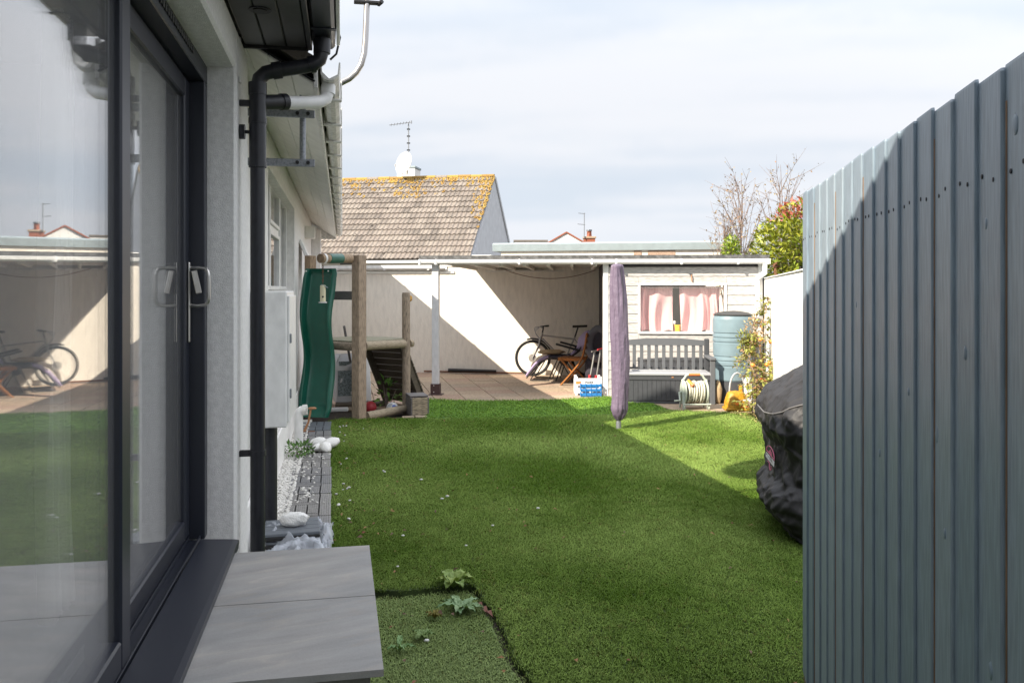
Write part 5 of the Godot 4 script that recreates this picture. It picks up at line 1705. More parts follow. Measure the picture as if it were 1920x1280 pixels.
func carport_things() -> void:
	bicycle()
	# reclining garden lounger
	var l := thing("sun_lounger", "reclining lounger with a lilac padded seat in front of the bicycle", "sun lounger", wl(0, -0.012, 0.85), WALL_TURN)
	var pts: Array = [[2.01, 0.08], [2.09, 0.19], [2.18, 0.30], [2.29, 0.39], [2.42, 0.435], [2.58, 0.43], [2.72, 0.43], [2.82, 0.475], [2.93, 0.57], [3.02, 0.69], [3.10, 0.82]]
	for k in [[0, 4, M.cushion_purple, "leg_pad"], [4, 7, M.dark_cloth, "seat_pad"], [7, 10, M.cushion_purple, "back_pad"]]:
		var b := B.new()
		b.sheet(func(u, w):
			var s: float = lerpf(k[0], k[1], u)
			var i := mini(int(s), 9)
			var fr: float = s - i
			var x: float = lerpf(pts[i][0], pts[i + 1][0], fr)
			var y: float = lerpf(pts[i][1], pts[i + 1][1], fr)
			var a: float = w * TAU
			var t: float = 0.032 * (1.0 - 0.5 * pow(absf(u - 0.5) * 2.0, 6.0))
			var dir := Vector2(pts[i + 1][0] - pts[i][0], pts[i + 1][1] - pts[i][1]).normalized()
			var c: float = signf(sin(a)) * pow(absf(sin(a)), 0.5) * t
			return Vector3(x - dir.y * c, y + dir.x * c, signf(cos(a)) * pow(absf(cos(a)), 0.5) * 0.25), 14, 24)
		part(k[3], b, k[2], l)
	for z in [-0.28, 0.28]:
		var b := B.new()
		var fp: Array = []
		for q in pts: fp.append(Vector3(q[0] + 0.02, q[1] - 0.03, z))
		b.tube(fp, 0.012, 8)
		part("side_rail", b, M.black, l)
		for q in [[2.42, 0.01, 2.60, 0.42], [2.56, 0.01, 2.70, 0.42], [2.10, 0.02, 2.30, 0.36], [2.86, 0.01, 2.62, 0.42]]:
			b = B.new()
			b.tube([Vector3(q[0], q[1], z), Vector3(q[2], q[3], z)], 0.010, 8)
			part("leg", b, M.black, l)
		b = B.new()
		b.tube([Vector3(2.10, 0.018, z), Vector3(2.44, 0.018, z)], 0.010, 8)
		part("foot_bar", b, M.black, l)
		b = B.new()
		b.box(Vector3(2.38, 0.60, z - 0.03), Vector3(2.80, 0.635, z + 0.03), 0.01, Transform3D(Basis(Vector3(0, 0, 1), -0.25), Vector3(0.10, 0.66, 0)))
		part("arm_rest", b, M.black, l)
	var tw := B.new()
	tw.blob(Vector3(2.44, 0.495, 0.0), Vector3(0.24, 0.045, 0.22), 0.35, 1.6, 9, 10, 18)
	_place(one("tan_towel", tw, M.tan_cloth, "tan bundled towel lying on the knee bend of the lounger", "towel"), wl(0, 0, 0.85), WALL_TURN)
	# folding wooden chair, seen from its side
	var c := thing("folding_chair", "orange-brown wooden folding chair facing left beside the lounger", "chair", wl(2.92, -0.012, 1.45), WALL_TURN - 0.12)
	var cx := -2.92
	for z in [-0.21, 0.21]:
		var b := B.new()
		var up: Array = [Vector3(3.20 + cx, 0.90, z), Vector3(3.17 + cx, 0.70, z), Vector3(3.13 + cx, 0.52, z), Vector3(3.05 + cx, 0.36, z), Vector3(2.90 + cx, 0.18, z), Vector3(2.74 + cx, 0.0, z)]
		for i in 5: b.beam(up[i], up[i + 1] + (up[i + 1] - up[i]).normalized() * 0.008, 0.026, 0.065, 0.004, Vector3(0, 0, 1))
		part("long_leg", b, M.chair_wood, c)
		b = B.new()
		b.beam(Vector3(2.74 + cx, 0.43, z * 0.86), Vector3(3.14 + cx, 0.0, z * 0.86), 0.026, 0.045, 0.004, Vector3(0, 0, 1))
		part("short_leg", b, M.chair_wood, c)
		b = B.new()
		b.beam(Vector3(2.68 + cx, 0.435, z * 0.8), Vector3(3.10 + cx, 0.435, z * 0.8), 0.04, 0.022, 0.003, Vector3(0, 0, 1))
		part("seat_rail", b, M.chair_wood, c)
	for k in 6:
		pbox("seat_slat", Vector3(2.68 + cx + k * 0.068, 0.452, -0.19), Vector3(2.735 + cx + k * 0.068, 0.468, 0.19), M.chair_wood, c)
	for y in [0.62, 0.72, 0.82]:
		pbox("back_slat", Vector3(3.145 + cx + (y - 0.62) * 0.16, y, -0.20), Vector3(3.163 + cx + (y - 0.62) * 0.16, y + 0.06, 0.20), M.chair_wood, c)
	# round grey cushion with dark middle, dark bag, folded dark chair behind
	var r := thing("round_cushion", "large round grey ring with a dark middle leaning in the carport corner", "cushion", wl(3.36, 0.70, 1.55), WALL_TURN - 0.25)
	var b := B.new()
	var ring: Array = []
	for i in 25:
		var a := TAU * i / 24.0
		ring.append(Vector3(cos(a) * 0.17, sin(a) * 0.25, -0.06 * sin(a)))
	b.tube(ring, 0.075, 12, false)
	part("ring", b, M.grey_cloth, r)
	b = B.new()
	b.blob(Vector3(0, 0, -0.02), Vector3(0.15, 0.22, 0.03), 0.0, 1, 1, 8, 16)
	part("middle", b, M.dark_cloth, r)
	b = B.new()
	b.blob(Vector3.ZERO, Vector3(0.20, 0.26, 0.16), 0.25, 1.4, 15, 12, 18)
	one("dark_bag", b, M.dark_cloth, "slumped black bag on the floor below the round grey ring", "bag").position = wl(3.30, 0.24, 1.45)
	b = B.new()
	b.blob(Vector3.ZERO, Vector3(0.10, 0.20, 0.20), 0.2, 1.4, 16, 10, 16, Basis(Vector3(0, 0, 1), -0.55))
	one("lilac_cushion", b, M.cushion_purple, "dark lilac cushion propped behind the wooden chair", "cushion").position = wl(3.06, 0.72, 1.0)
	# two push scooters with red decks
	var i := 0
	for q in [[Vector3(3.98, -0.012, -13.50), Vector3(0.10, 0.62, -0.02), "left silver push scooter with a red fork, standing by the carport corner"], [Vector3(4.06, -0.012, -13.40), Vector3(0.085, 0.66, 0.0), "right silver push scooter with red grips, nearest the white corner post"]]:
		var s := thing("push_scooter", q[2], "scooter", q[0], 0.0, "push scooters under the carport")
		var t: Vector3 = q[1]
		b = B.new()
		b.tube([Vector3(0, 0.12, 0), t], 0.016, 8)
		part("steering_column", b, M.frame_silver, s)
		b = B.new()
		b.tube([t + Vector3(-0.07, 0, 0.05), t + Vector3(0.07, 0.01, -0.05)], 0.014, 8)
		part("handlebar", b, M.red if i else M.frame_silver, s)
		b = B.new()
		b.tube([Vector3(0, 0.10, 0), Vector3(0.01, 0.24, 0)], 0.026, 8)
		part("fork", b, M.red, s)
		b = B.new()
		b.box(Vector3(-0.05, 0.07, -0.42), Vector3(0.05, 0.095, -0.03), 0.008)
		part("deck", b, M.red, s)
		for z in [0.02, -0.46]:
			b = B.new()
			b.tube([Vector3(-0.013, 0.06, z), Vector3(0.013, 0.06, z)], 0.06, 18)
			part("wheel", b, M.rubber, s)
		i += 1
	crates()

func bicycle() -> void:
	var k := thing("bicycle", "silver bicycle with black tyres leaning along the rear wall", "bicycle", wl(0, -0.012, 0.30), WALL_TURN)
	var fw := Vector3(2.004, 0.345, 0)
	var rw := Vector3(3.07, 0.345, 0)
	var bbk := Vector3(2.60, 0.30, 0)
	var head := Vector3(2.185, 0.80, 0)
	var crown := Vector3(2.150, 0.69, 0)
	var seat := Vector3(2.79, 0.72, 0)
	for w in [fw, rw]:
		var tyre := B.new()
		var rim := B.new()
		var pts: Array = []
		var pr: Array = []
		for i in 37:
			var a := TAU * i / 36.0
			pts.append(w + Vector3(cos(a), sin(a), 0) * 0.322)
			pr.append(w + Vector3(cos(a), sin(a), 0) * 0.298)
		tyre.tube(pts, 0.021, 8, false)
		rim.tube(pr, 0.010, 6, false)
		var sp := B.new()
		for i in 24:
			var a := TAU * i / 24.0
			var e := a + (0.35 if i % 2 else -0.35)
			sp.tube([w + Vector3(cos(e) * 0.02, sin(e) * 0.02, 0.02 if i % 4 < 2 else -0.02), w + Vector3(cos(a), sin(a), 0) * 0.295], 0.0016, 4)
		var wm := part("wheel", tyre, M.rubber, k)
		part("rim", rim, M.black, wm)
		part("spokes", sp, M.steel, wm)
		var hub := B.new()
		hub.tube([w + Vector3(0, 0, -0.05), w + Vector3(0, 0, 0.05)], 0.022, 10)
		hub.tube([w + Vector3(0, 0, 0.030), w + Vector3(0, 0, 0.033)], 0.075, 20)
		part("hub", hub, M.frame_grey, wm)
	var b := B.new()
	b.tube([head + Vector3(0.01, -0.03, 0), seat + Vector3(-0.01, -0.01, 0)], 0.017, 10)
	b.tube([head + Vector3(0.0, -0.09, 0), bbk], 0.021, 10)
	b.tube([seat + Vector3(0.01, 0.03, 0), bbk], 0.017, 10)
	b.tube([crown, head + Vector3(0.005, 0.03, 0)], 0.022, 10)
	for z in [-0.05, 0.05]:
		b.tube([seat, rw + Vector3(0, 0, z)], 0.009, 8)
		b.tube([bbk + Vector3(0, 0, z * 0.6), rw + Vector3(0, 0, z)], 0.010, 8)
	part("frame", b, M.frame_grey, k)
	b = B.new()
	for z in [-0.05, 0.05]:
		b.tube([crown + Vector3(0, 0.02, z), crown + Vector3(-0.02, -0.10, z), fw + Vector3(0, 0, z)], [0.017, 0.016, 0.010], 8)
	b.beam(crown + Vector3(0, 0.02, -0.06), crown + Vector3(0, 0.02, 0.06), 0.04, 0.03)
	part("fork", b, M.frame_silver, k)
	b = B.new()
	b.tube([head + Vector3(0.0, 0.02, 0), head + Vector3(0.02, 0.11, 0), head + Vector3(-0.03, 0.14, 0)], 0.016, 8)
	b.tube([head + Vector3(0.06, 0.14, -0.30), head + Vector3(-0.02, 0.14, -0.08), head + Vector3(-0.03, 0.14, 0.05), head + Vector3(0.05, 0.15, 0.30)], 0.012, 8)
	var hb := part("handlebar", b, M.black, k)
	b = B.new()
	b.tube([head + Vector3(0.03, 0.147, 0.20), head + Vector3(0.07, 0.152, 0.33)], 0.018, 8)
	b.tube([head + Vector3(0.03, 0.14, -0.20), head + Vector3(0.08, 0.14, -0.33)], 0.018, 8)
	part("grip", b, M.black, hb)
	b = B.new()
	for i in 5:
		var pts: Array = []
		for j in 9:
			var u := j / 8.0
			pts.append(head + Vector3(-0.03 - 0.09 * sin(u * PI) - 0.01 * i, 0.13 - 0.22 * u + 0.02 * i * sin(u * 3.0), (0.12 - 0.05 * i) * (1.0 - u)))
		b.tube(pts, 0.0035, 5)
	part("cables", b, M.galv, hb)
	b = B.new()
	b.tube([seat, Vector3(2.86, 0.93, 0)], 0.014, 8)
	part("seat_post", b, M.black, k)
	b = B.new()
	b.sheet(func(u, w):
		var a: float = w * TAU
		var wide: float = lerpf(0.022, 0.075, smoothstep(0.25, 0.9, u)) * (1.0 - pow(u, 12.0) * 0.5)
		return Vector3(2.76 + 0.27 * u, 0.945 + 0.022 * sin(a) + 0.012 * u * u, wide * cos(a)), 12, 12)
	part("saddle", b, M.black, k)
	b = B.new()
	var mp: Array = []
	for i in 12:
		var a := deg_to_rad(lerpf(108, 12, i / 11.0))
		mp.append(fw + Vector3(cos(a), sin(a), 0) * 0.365)
	b.tube(mp, 0.016, 6)
	part("mudguard", b, M.black, k)
	b = B.new()
	b.tube([bbk + Vector3(0, 0, -0.06), bbk + Vector3(0, 0, 0.06)], 0.022, 10)
	b.tube([bbk + Vector3(0, 0, 0.045), bbk + Vector3(0, 0, 0.05)], 0.085, 20)
	b.beam(bbk + Vector3(0, 0, 0.06), bbk + Vector3(0.10, -0.13, 0.06), 0.02, 0.012)
	b.beam(bbk + Vector3(0, 0, -0.06), bbk + Vector3(-0.10, 0.13, -0.06), 0.02, 0.012)
	part("crank", b, M.black, k)

func crates() -> void:
	var t := thing("blue_crate", "blue slatted plastic crate at the foot of the white corner post", "crate", Vector3(3.75, -0.01, -12.66), -0.2)
	for y in [0.0, 0.068, 0.136]:
		for z in [-0.11, 0.11]:
			pbox("rail", Vector3(-0.158, y + 0.012, z - 0.005), Vector3(0.158, y + 0.056, z + 0.005), M.blue_crate, t)
		for x in [-0.155, 0.155]:
			pbox("rail", Vector3(x - 0.005, y + 0.012, -0.104), Vector3(x + 0.005, y + 0.056, 0.104), M.blue_crate, t)
	for x in [-0.155, -0.08, 0.0, 0.08, 0.155]:
		pbox("upright", Vector3(x - 0.007, 0.0, 0.1152), Vector3(x + 0.007, 0.20, 0.122), M.blue_crate, t)
	pbox("floor", Vector3(-0.158, 0.0, -0.11), Vector3(0.158, 0.011, 0.11), M.blue_crate, t)
	for q in [[-0.07, 0.06, M.dish_grey], [0.06, 0.05, M.butt], [0.10, 0.07, M.dish_white]]:
		var b := B.new()
		b.blob(Vector3(q[0], q[1], 0.02), Vector3(0.05, 0.045, 0.06), 0.3, 1.5, int(q[0] * 100) + 20, 8, 12)
		var o := one("crate_content", b, q[2], ["pale stone lying at the left inside the blue crate", "blue-grey bundle in the middle of the blue crate", "white bundle at the right inside the blue crate"][[-0.07, 0.06, 0.10].find(q[0])], "bundle", "bundles in the blue crate")
		o.transform = t.transform
	var w := thing("white_crate", "white fruit crate with tall corner posts behind the blue crate", "crate", Vector3(3.765, -0.01, -12.86), -0.2)
	for x in [-0.185, 0.185]:
		for z in [-0.12, 0.12]:
			pbox("corner_post", Vector3(x - 0.020, 0.0, z - 0.015), Vector3(x + 0.020, 0.29, z + 0.015), M.white_plastic, w)
	for z in [-0.136, 0.136]:
		pbox("side", Vector3(-0.205, 0.155, z - 0.006), Vector3(0.205, 0.235, z + 0.006), M.white_plastic, w)
		pbox("side", Vector3(-0.205, 0.03, z - 0.006), Vector3(0.205, 0.11, z + 0.006), M.white_plastic, w)
	for x in [-0.206, 0.206]:
		pbox("end", Vector3(x - 0.006, 0.03, -0.129), Vector3(x + 0.006, 0.235, 0.129), M.white_plastic, w)
	var tm := TextMesh.new()
	var sf := SystemFont.new()
	sf.font_names = PackedStringArray(["Droid Sans"])
	sf.font_weight = 700
	tm.font = sf
	tm.text = "PARR"
	tm.font_size = 32
	tm.pixel_size = 0.0016
	tm.depth = 0.002
	var o := part("lettering", tm, M.black, w)
	o.position = Vector3(0.01, 0.20, 0.1435)
	var e := B.new()
	e.box(Vector3(-0.195, 0.175, 0.1425), Vector3(-0.115, 0.218, 0.1445), 0.001)
	part("orange_mark", e, M.orange_print, w)

# ---------------------------------------------------------------- in front of the shed
func shed_front_things() -> void:
	var s := thing("storage_bench", "dark grey storage bench with slatted back below the shed window", "bench", Vector3(3.93, -0.004, -11.67), SHED_TURN)
	var L := 1.31
	pbox("chest", Vector3(0.03, 0.03, -0.55), Vector3(L - 0.03, 0.40, -0.03), M.bench, s)
	for k in 19:
		pbox("front_panel", Vector3(0.032 + k * 0.0657, 0.045, -0.0299), Vector3(0.0955 + k * 0.0657, 0.335, -0.022), M.bench, s, 0.003)
	pbox("front_rail", Vector3(0.03, 0.337, -0.0299), Vector3(L - 0.03, 0.40, -0.012), M.bench, s, 0.006)
	pbox("plinth", Vector3(0.0, -0.005, -0.56), Vector3(L, 0.03, -0.02), M.bench, s, 0.006)
	pbox("seat_lid", Vector3(0.02, 0.402, -0.53), Vector3(L - 0.05, 0.445, 0.0), M.bench_lid, s, 0.01)
	pbox("lock_button", Vector3(0.70, 0.372, -0.0119), Vector3(0.73, 0.392, -0.004), M.copper, s, 0.003)
	for x in [0.03, L - 0.03]:
		pbox("back_post", Vector3(x - 0.035, 0.0, -0.62), Vector3(x + 0.035, 0.90, -0.56), M.bench, s, 0.008)
		pbox("arm_post", Vector3(x - 0.035, -0.004, -0.06), Vector3(x + 0.035, 0.62, 0.005), M.bench_slat, s, 0.008)
		pbox("arm_rest", Vector3(x - 0.045, 0.62, -0.62), Vector3(x + 0.045, 0.665, 0.02), M.bench_slat, s, 0.012)
	var b := B.new()
	b.prism(PackedVector2Array([Vector2(0.066, 0.80), Vector2(0.066, 0.875), Vector2(0.40, 0.905), Vector2(0.9, 0.905), Vector2(L - 0.066, 0.875), Vector2(L - 0.066, 0.80)]), -0.61, -0.565)
	part("top_rail", b, M.bench_slat, s)
	for k in 11:
		pbox("back_slat", Vector3(0.075 + k * 0.1095, 0.445, -0.60), Vector3(0.125 + k * 0.1095, 0.7995, -0.572), M.bench_slat, s, 0.004)
	pbox("lower_rail", Vector3(0.066, 0.445, -0.605), Vector3(L - 0.066, 0.475, -0.6005), M.bench, s, 0.003)
	# water butt on its stand
	var w := thing("water_butt", "blue-grey ribbed water butt with a dark lid, right of the bench", "water butt", Vector3(5.575, 0, -11.56), SHED_TURN)
	w.scale = Vector3(1.12, 1, 1.12)
	b = B.new()
	var prof: Array = [[0.0, 0.31], [0.215, 0.31], [0.225, 0.33]]
	for k in [[0.53, 0.238], [0.60, 0.242], [0.665, 0.243], [0.87, 0.250], [0.935, 0.252], [1.0, 0.253]]:
		prof.append_array([[k[1], k[0] - 0.016], [k[1] - 0.008, k[0] - 0.010], [k[1] - 0.008, k[0] + 0.004], [k[1] + 0.002, k[0] + 0.012]])
	prof.append_array([[0.255, 1.10], [0.252, 1.20], [0.240, 1.245], [0.225, 1.255], [0.0, 1.255]])
	b.lathe(prof, 36)
	part("barrel", b, M.butt, w)
	b = B.new()
	b.lathe([[0.245, 1.256], [0.248, 1.27], [0.20, 1.295], [0.10, 1.315], [0.0, 1.32]], 28)
	part("lid", b, M.butt_lid, w)
	b = B.new()
	b.lathe([[0.23, 0.0], [0.215, 0.16], [0.225, 0.308], [0.0, 0.309]], 16)
	part("stand", b, M.bench, w)
	b = B.new()
	b.tube([Vector3(0.05, 0.42, 0.235), Vector3(0.05, 0.42, 0.285), Vector3(0.05, 0.40, 0.295)], 0.014, 8)
	part("tap", b, M.black, w)
	# hose reel
	var h := thing("hose_reel", "pale green garden hose reel full of hose standing before the bench", "hose reel", Vector3(4.735, -0.002, -10.99), -0.14)
	for x in [-0.15, 0.15]:
		b = B.new()
		b.tube([Vector3(x - 0.010, 0.225, 0), Vector3(x + 0.010, 0.225, 0)], 0.165, 28)
		part("side_disc", b, M.reel, h)
		b = B.new()
		b.beam(Vector3(x * 1.12, 0.0, 0.10), Vector3(x * 1.12, 0.40, 0.0), 0.022, 0.03)
		b.beam(Vector3(x * 1.12, 0.0, -0.13), Vector3(x * 1.12, 0.24, 0.0), 0.022, 0.03)
		b.tube([Vector3(x * 1.12 - 0.012, 0.03, 0.10), Vector3(x * 1.12 + 0.012, 0.03, 0.10)], 0.04, 14)
		part("frame", b, M.reel, h)
	var gp: Array = []
	for i in 12:
		var u := i / 11.0
		var e := smoothstep(0.0, 0.22, u) * smoothstep(1.0, 0.78, u)
		gp.append(Vector3(lerpf(-0.17, 0.17, u), 0.38 + 0.085 * e, 0.0))
	b = B.new()
	b.tube(gp, 0.016, 10)
	part("carry_handle", b, M.reel, h)
	b = B.new()
	b.tube([Vector3(-0.08, 0.466, 0), Vector3(0.08, 0.466, 0)], 0.0175, 10)
	part("grip_band", b, M.orange, h)
	b = B.new()
	b.tube([Vector3(-0.18, 0.225, 0), Vector3(-0.21, 0.225, 0), Vector3(-0.21, 0.12, 0.05), Vector3(-0.29, 0.115, 0.055)], 0.013, 8)
	part("crank", b, M.reel, h)
	b = B.new()
	b.tube([Vector3(-0.18, 0.075, 0.145), Vector3(0.19, 0.075, 0.145)], 0.011, 8)
	part("hose_guide", b, M.reel, h)
	for layer in 2:
		b = B.new()
		var hp: Array = []
		var turns := 7.0
		for i in 127:
			var a := TAU * turns * i / 126.0
			var rr := 0.115 + 0.028 * layer + 0.008 * sin(a * 0.37 + layer)
			hp.append(Vector3(lerpf(-0.118, 0.118, i / 126.0) + 0.018 * sin(a * 1.0 + layer), 0.225 + cos(a) * rr, sin(a) * rr))
		b.tube(hp, 0.0145, 8)
		part("hose", b, M.hose, h)
	b = B.new()
	b.tube([Vector3(-0.10, 0.40, 0.05), Vector3(-0.06, 0.34, 0.12)], [0.018, 0.026], 10)
	part("spray_nozzle", b, M.yellow, h)
	b = B.new()
	b.tube([Vector3(-0.063, 0.345, 0.115), Vector3(-0.05, 0.325, 0.135)], 0.027, 10)
	part("nozzle_ring", b, M.orange, h)
	# yellow tub, hoop, sack
	var y := thing("yellow_tub", "orange-yellow domed plastic tub on the paving below the water butt", "tub", Vector3(5.235, 0.0, -10.73), -0.2)
	b = B.new()
	b.sheet(func(u, t):
		var a: float = TAU * u
		var k: float = 1.0 - 0.45 * pow(t, 2.2)
		if t > 0.92: k *= 1.0 - pow((t - 0.92) / 0.08, 2.0)
		var hh: float = 0.265 * t
		var rr: float = pow(pow(absf(cos(a)), 3.0) + pow(absf(sin(a)), 3.0), -0.3333)
		return Vector3(cos(a) * rr * 0.165 * k - 0.015 * t, hh, sin(a) * rr * 0.13 * k), 40, 18)
	part("body", b, M.yellow, y)
	pbox("skirt", Vector3(-0.172, 0.0, -0.135), Vector3(0.172, 0.045, 0.135), M.yellow, y, 0.02)
	for q in [[-0.05, 0.085, 0.14, 0.030, M.orange_print], [0.055, 0.14, 0.118, 0.022, M.dish_white], [0.02, 0.055, 0.137, 0.012, M.orange_print]]:
		b = B.new()
		b.box(Vector3(q[0], q[1], q[2] - 0.012), Vector3(q[0] + 0.085, q[1] + q[3], q[2] - 0.002), 0.003)
		part("printed_patch", b, q[4], y)
	pbox("spout", Vector3(0.04, 0.22, -0.06), Vector3(0.085, 0.33, -0.01), M.yellow, y, 0.012)
	b = B.new()
	var hp2: Array = []
	for i in 15:
		var a := PI * i / 14.0
		hp2.append(Vector3(5.275 - cos(a) * 0.11, 0.26 + sin(a) * 0.235, -10.80))
	hp2.push_front(Vector3(5.165, 0.0, -10.90))
	b.tube(hp2, 0.013, 8)
	one("bent_hose", b, M.dish_grey, "grey hose bent in a hoop above the yellow tub", "hose")
	b = B.new()
	b.sheet(func(u, t):
		var a: float = TAU * u
		var k: float = lerpf(1.0, 0.42, pow(t, 1.5)) + 0.05 * sin(a * 4.0 + t * 7.0)
		if t > 0.9: k *= 1.0 - (t - 0.9) * 5.0
		return Vector3(cos(a) * 0.10 * k - 0.03 * t, 0.50 * t, sin(a) * 0.08 * k), 28, 16)
	one("white_sack", b, M.polythene, "slim white sack standing between the yellow tub and the tomato plants", "sack").position = Vector3(5.43, -0.03, -10.72)
	var gc := B.new()
	gc.blob(Vector3.ZERO, Vector3(0.05, 0.16, 0.06), 0.3, 1.2, 31, 10, 14)
	one("folded_cloth", gc, M.tan_cloth, "rolled khaki cloth tucked between the bench arm and the water butt", "cloth").position = Vector3(5.27, 0.16, -11.38)

# ---------------------------------------------------------------- tomatoes, canes
func tomato(at: Vector3, hgt: float, label: String, sd: int, fruit: Array) -> void:
	var g := RandomNumberGenerator.new()
	g.seed = sd
	var t := thing("tomato_plant", label, "plant", at, 0.0, "tomato plants against the white wall")
	var st := B.new()
	var lf := B.new()
	var main: Array = []
	for i in 8:
		var u := i / 7.0
		main.append(Vector3(0.05 * sin(u * 7.0 + sd), hgt * u - 0.05, 0.05 * cos(u * 5.0 + sd)))
	st.tube(main, [0.012, 0.011, 0.010, 0.009, 0.008, 0.006, 0.005, 0.003], 6)
	for i in 80:
		var u := pow(g.randf(), 0.8) * 0.97 + 0.02
		var k := mini(int(u * 7.0), 6)
		var p: Vector3 = main[k].lerp(main[k + 1], u * 7.0 - k)
		var a := g.randf() * TAU
		var l := lerpf(0.31, 0.07, smoothstep(0.5, 1.0, u)) * g.randf_range(0.5, 1.1)
		var e := p + Vector3(cos(a) * l, g.randf_range(-0.3, 0.5) * l, sin(a) * l)
		st.tube([p, p.lerp(e, 0.5) + Vector3(0, 0.03, 0), e], [0.004, 0.003, 0.002], 4)
		for m in 11:
			var q := p.lerp(e, g.randf_range(0.25, 1.0)) + Vector3(g.randfn(), g.randfn(), g.randfn()) * 0.02
			var cc := Color(0.19, 0.25, 0.05).lerp(Color(0.44, 0.40, 0.10), g.randf())
			if g.randf() < 0.13: cc = Color(0.36, 0.20, 0.09)
			lf.tint = cc * g.randf_range(0.75, 1.15)
			lf.leaf(q, Vector3(cos(a) + g.randfn() * 0.7, g.randfn() * 0.6, sin(a) + g.randfn() * 0.7).normalized(), Vector3(g.randfn() * 0.4, 1, g.randfn() * 0.4).normalized(), g.randf_range(0.035, 0.08), g.randf_range(0.018, 0.038), 0.25)
	part("stem", st, M.cane, t)
	part("foliage", lf, M.leafy, t)
	for q in fruit:
		var b := B.new()
		b.blob(q[0] - at, Vector3(1, 0.9, 1) * q[1], 0.05, 1.5, 3, 8, 12)
		part("tomato", b, q[2], t)

func plants_right() -> void:
	tomato(Vector3(5.27, -0.03, -10.28), 1.12, "bushy yellowing tomato plant nearest the water butt, with a leafy clump on top", 81, [[Vector3(5.20, 0.656, -10.20), 0.030, M.tomato_orange], [Vector3(5.30, 0.47, -10.15), 0.026, M.tomato_red], [Vector3(5.40, 0.66, -10.2), 0.032, M.tomato_orange], [Vector3(5.33, 0.98, -10.25), 0.026, M.tomato_orange], [Vector3(5.36, 0.46, -10.17), 0.024, M.tomato_red]])
	tomato(Vector3(5.47, -0.03, -10.38), 1.62, "tallest tomato plant, its bare shoot rising in front of the white wall", 82, [[Vector3(5.49, 0.95, -10.26), 0.034, M.tomato_orange], [Vector3(5.60, 0.98, -10.28), 0.032, M.tomato_red], [Vector3(5.44, 0.68, -10.2), 0.030, M.tomato_orange]])
	tomato(Vector3(5.56, -0.03, -10.15), 0.72, "low yellow tomato plant beside the covered barbecue with one red fruit", 83, [[Vector3(5.60, 0.635, -10.0), 0.036, M.tomato_red], [Vector3(5.50, 0.52, -10.0), 0.026, M.tomato_orange]])
	tomato(Vector3(5.40, -0.03, -10.02), 0.80, "middle tomato plant with pale feathery leaves in front of the tallest one", 84, [[Vector3(5.41, 0.665, -9.88), 0.028, M.tomato_orange], [Vector3(5.35, 0.45, -9.9), 0.022, M.tomato_red]])
	bush("leafy_top", "dense green leafy clump hanging before the water butt", "plant", Vector3(5.17, 0.86, -10.40), 0.10, 0.22, 150, 0.05, Color(0.16, 0.20, 0.03), Color(0.34, 0.32, 0.07), 46)
	bush("dry_flowers", "tuft of dry brown and orange leaves at the top of the canes", "plant", Vector3(5.33, 0.95, -10.42), 0.13, 0.30, 130, 0.045, Color(0.40, 0.20, 0.08), Color(0.45, 0.32, 0.16), 47)
	var canes := [[Vector3(5.36, 0.0, -10.44), Vector3(5.345, 1.32, -10.45), "upright pale cane in front of the water butt"], [Vector3(5.69, 0.1, -10.42), Vector3(5.81, 1.27, -10.37), "cane leaning right against the white wall"], [Vector3(6.02, 0.30, -10.60), Vector3(5.62, 1.12, -10.42), "cane leaning left, crossing the other against the white wall"], [Vector3(5.46, 0.0, -10.3), Vector3(5.36, 1.05, -10.38), "short pale cane slanting through the tomato leaves"]]
	for q in canes:
		var b := B.new()
		b.tube([q[0], (q[0] + q[1]) / 2 + Vector3(0.01, 0, 0), q[1]], [0.009, 0.008, 0.006], 6)
		one("garden_cane", b, M.cane, q[2], "cane", "canes among the tomatoes")
	var n := thing("plant_support", "thin dark wire plant support at the lawn edge below the tomatoes", "plant support", Vector3(5.22, 0, -10.20))
	for k in 5:
		var b := B.new()
		b.tube([Vector3(-0.03 + k * 0.045, -0.04, 0.01 * k), Vector3(-0.02 + k * 0.05, 0.42 + 0.03 * (k % 3), 0.02 * k)], 0.0055, 5)
		part("upright", b, M.black, n)
	for y in [0.08, 0.20]:
		var b := B.new()
		b.tube([Vector3(-0.05, y, 0.0), Vector3(0.08, y - 0.02, 0.04), Vector3(0.20, y + 0.02, 0.06)], 0.005, 5)
		part("hoop", b, M.black, n)
	var d := B.new()
	var g := RandomNumberGenerator.new()
	g.seed = 9
	for i in 260:
		d.tint = Color(0.42, 0.28, 0.12).lerp(Color(0.30, 0.34, 0.10), g.randf()) * g.randf_range(0.6, 1.1)
		d.leaf(Vector3(g.randf_range(4.95, 5.8), 0.005 + g.randf() * 0.03, g.randf_range(-10.5, -9.6)), Vector3(g.randfn(), g.randf() * 0.5, g.randfn()).normalized(), Vector3.UP, g.randf_range(0.03, 0.08), 0.02)
	var o := one("dry_litter", d, M.dry, "dry leaves and stems on the soil under the tomato plants", "leaf litter")
	o.set_meta("kind", "stuff")

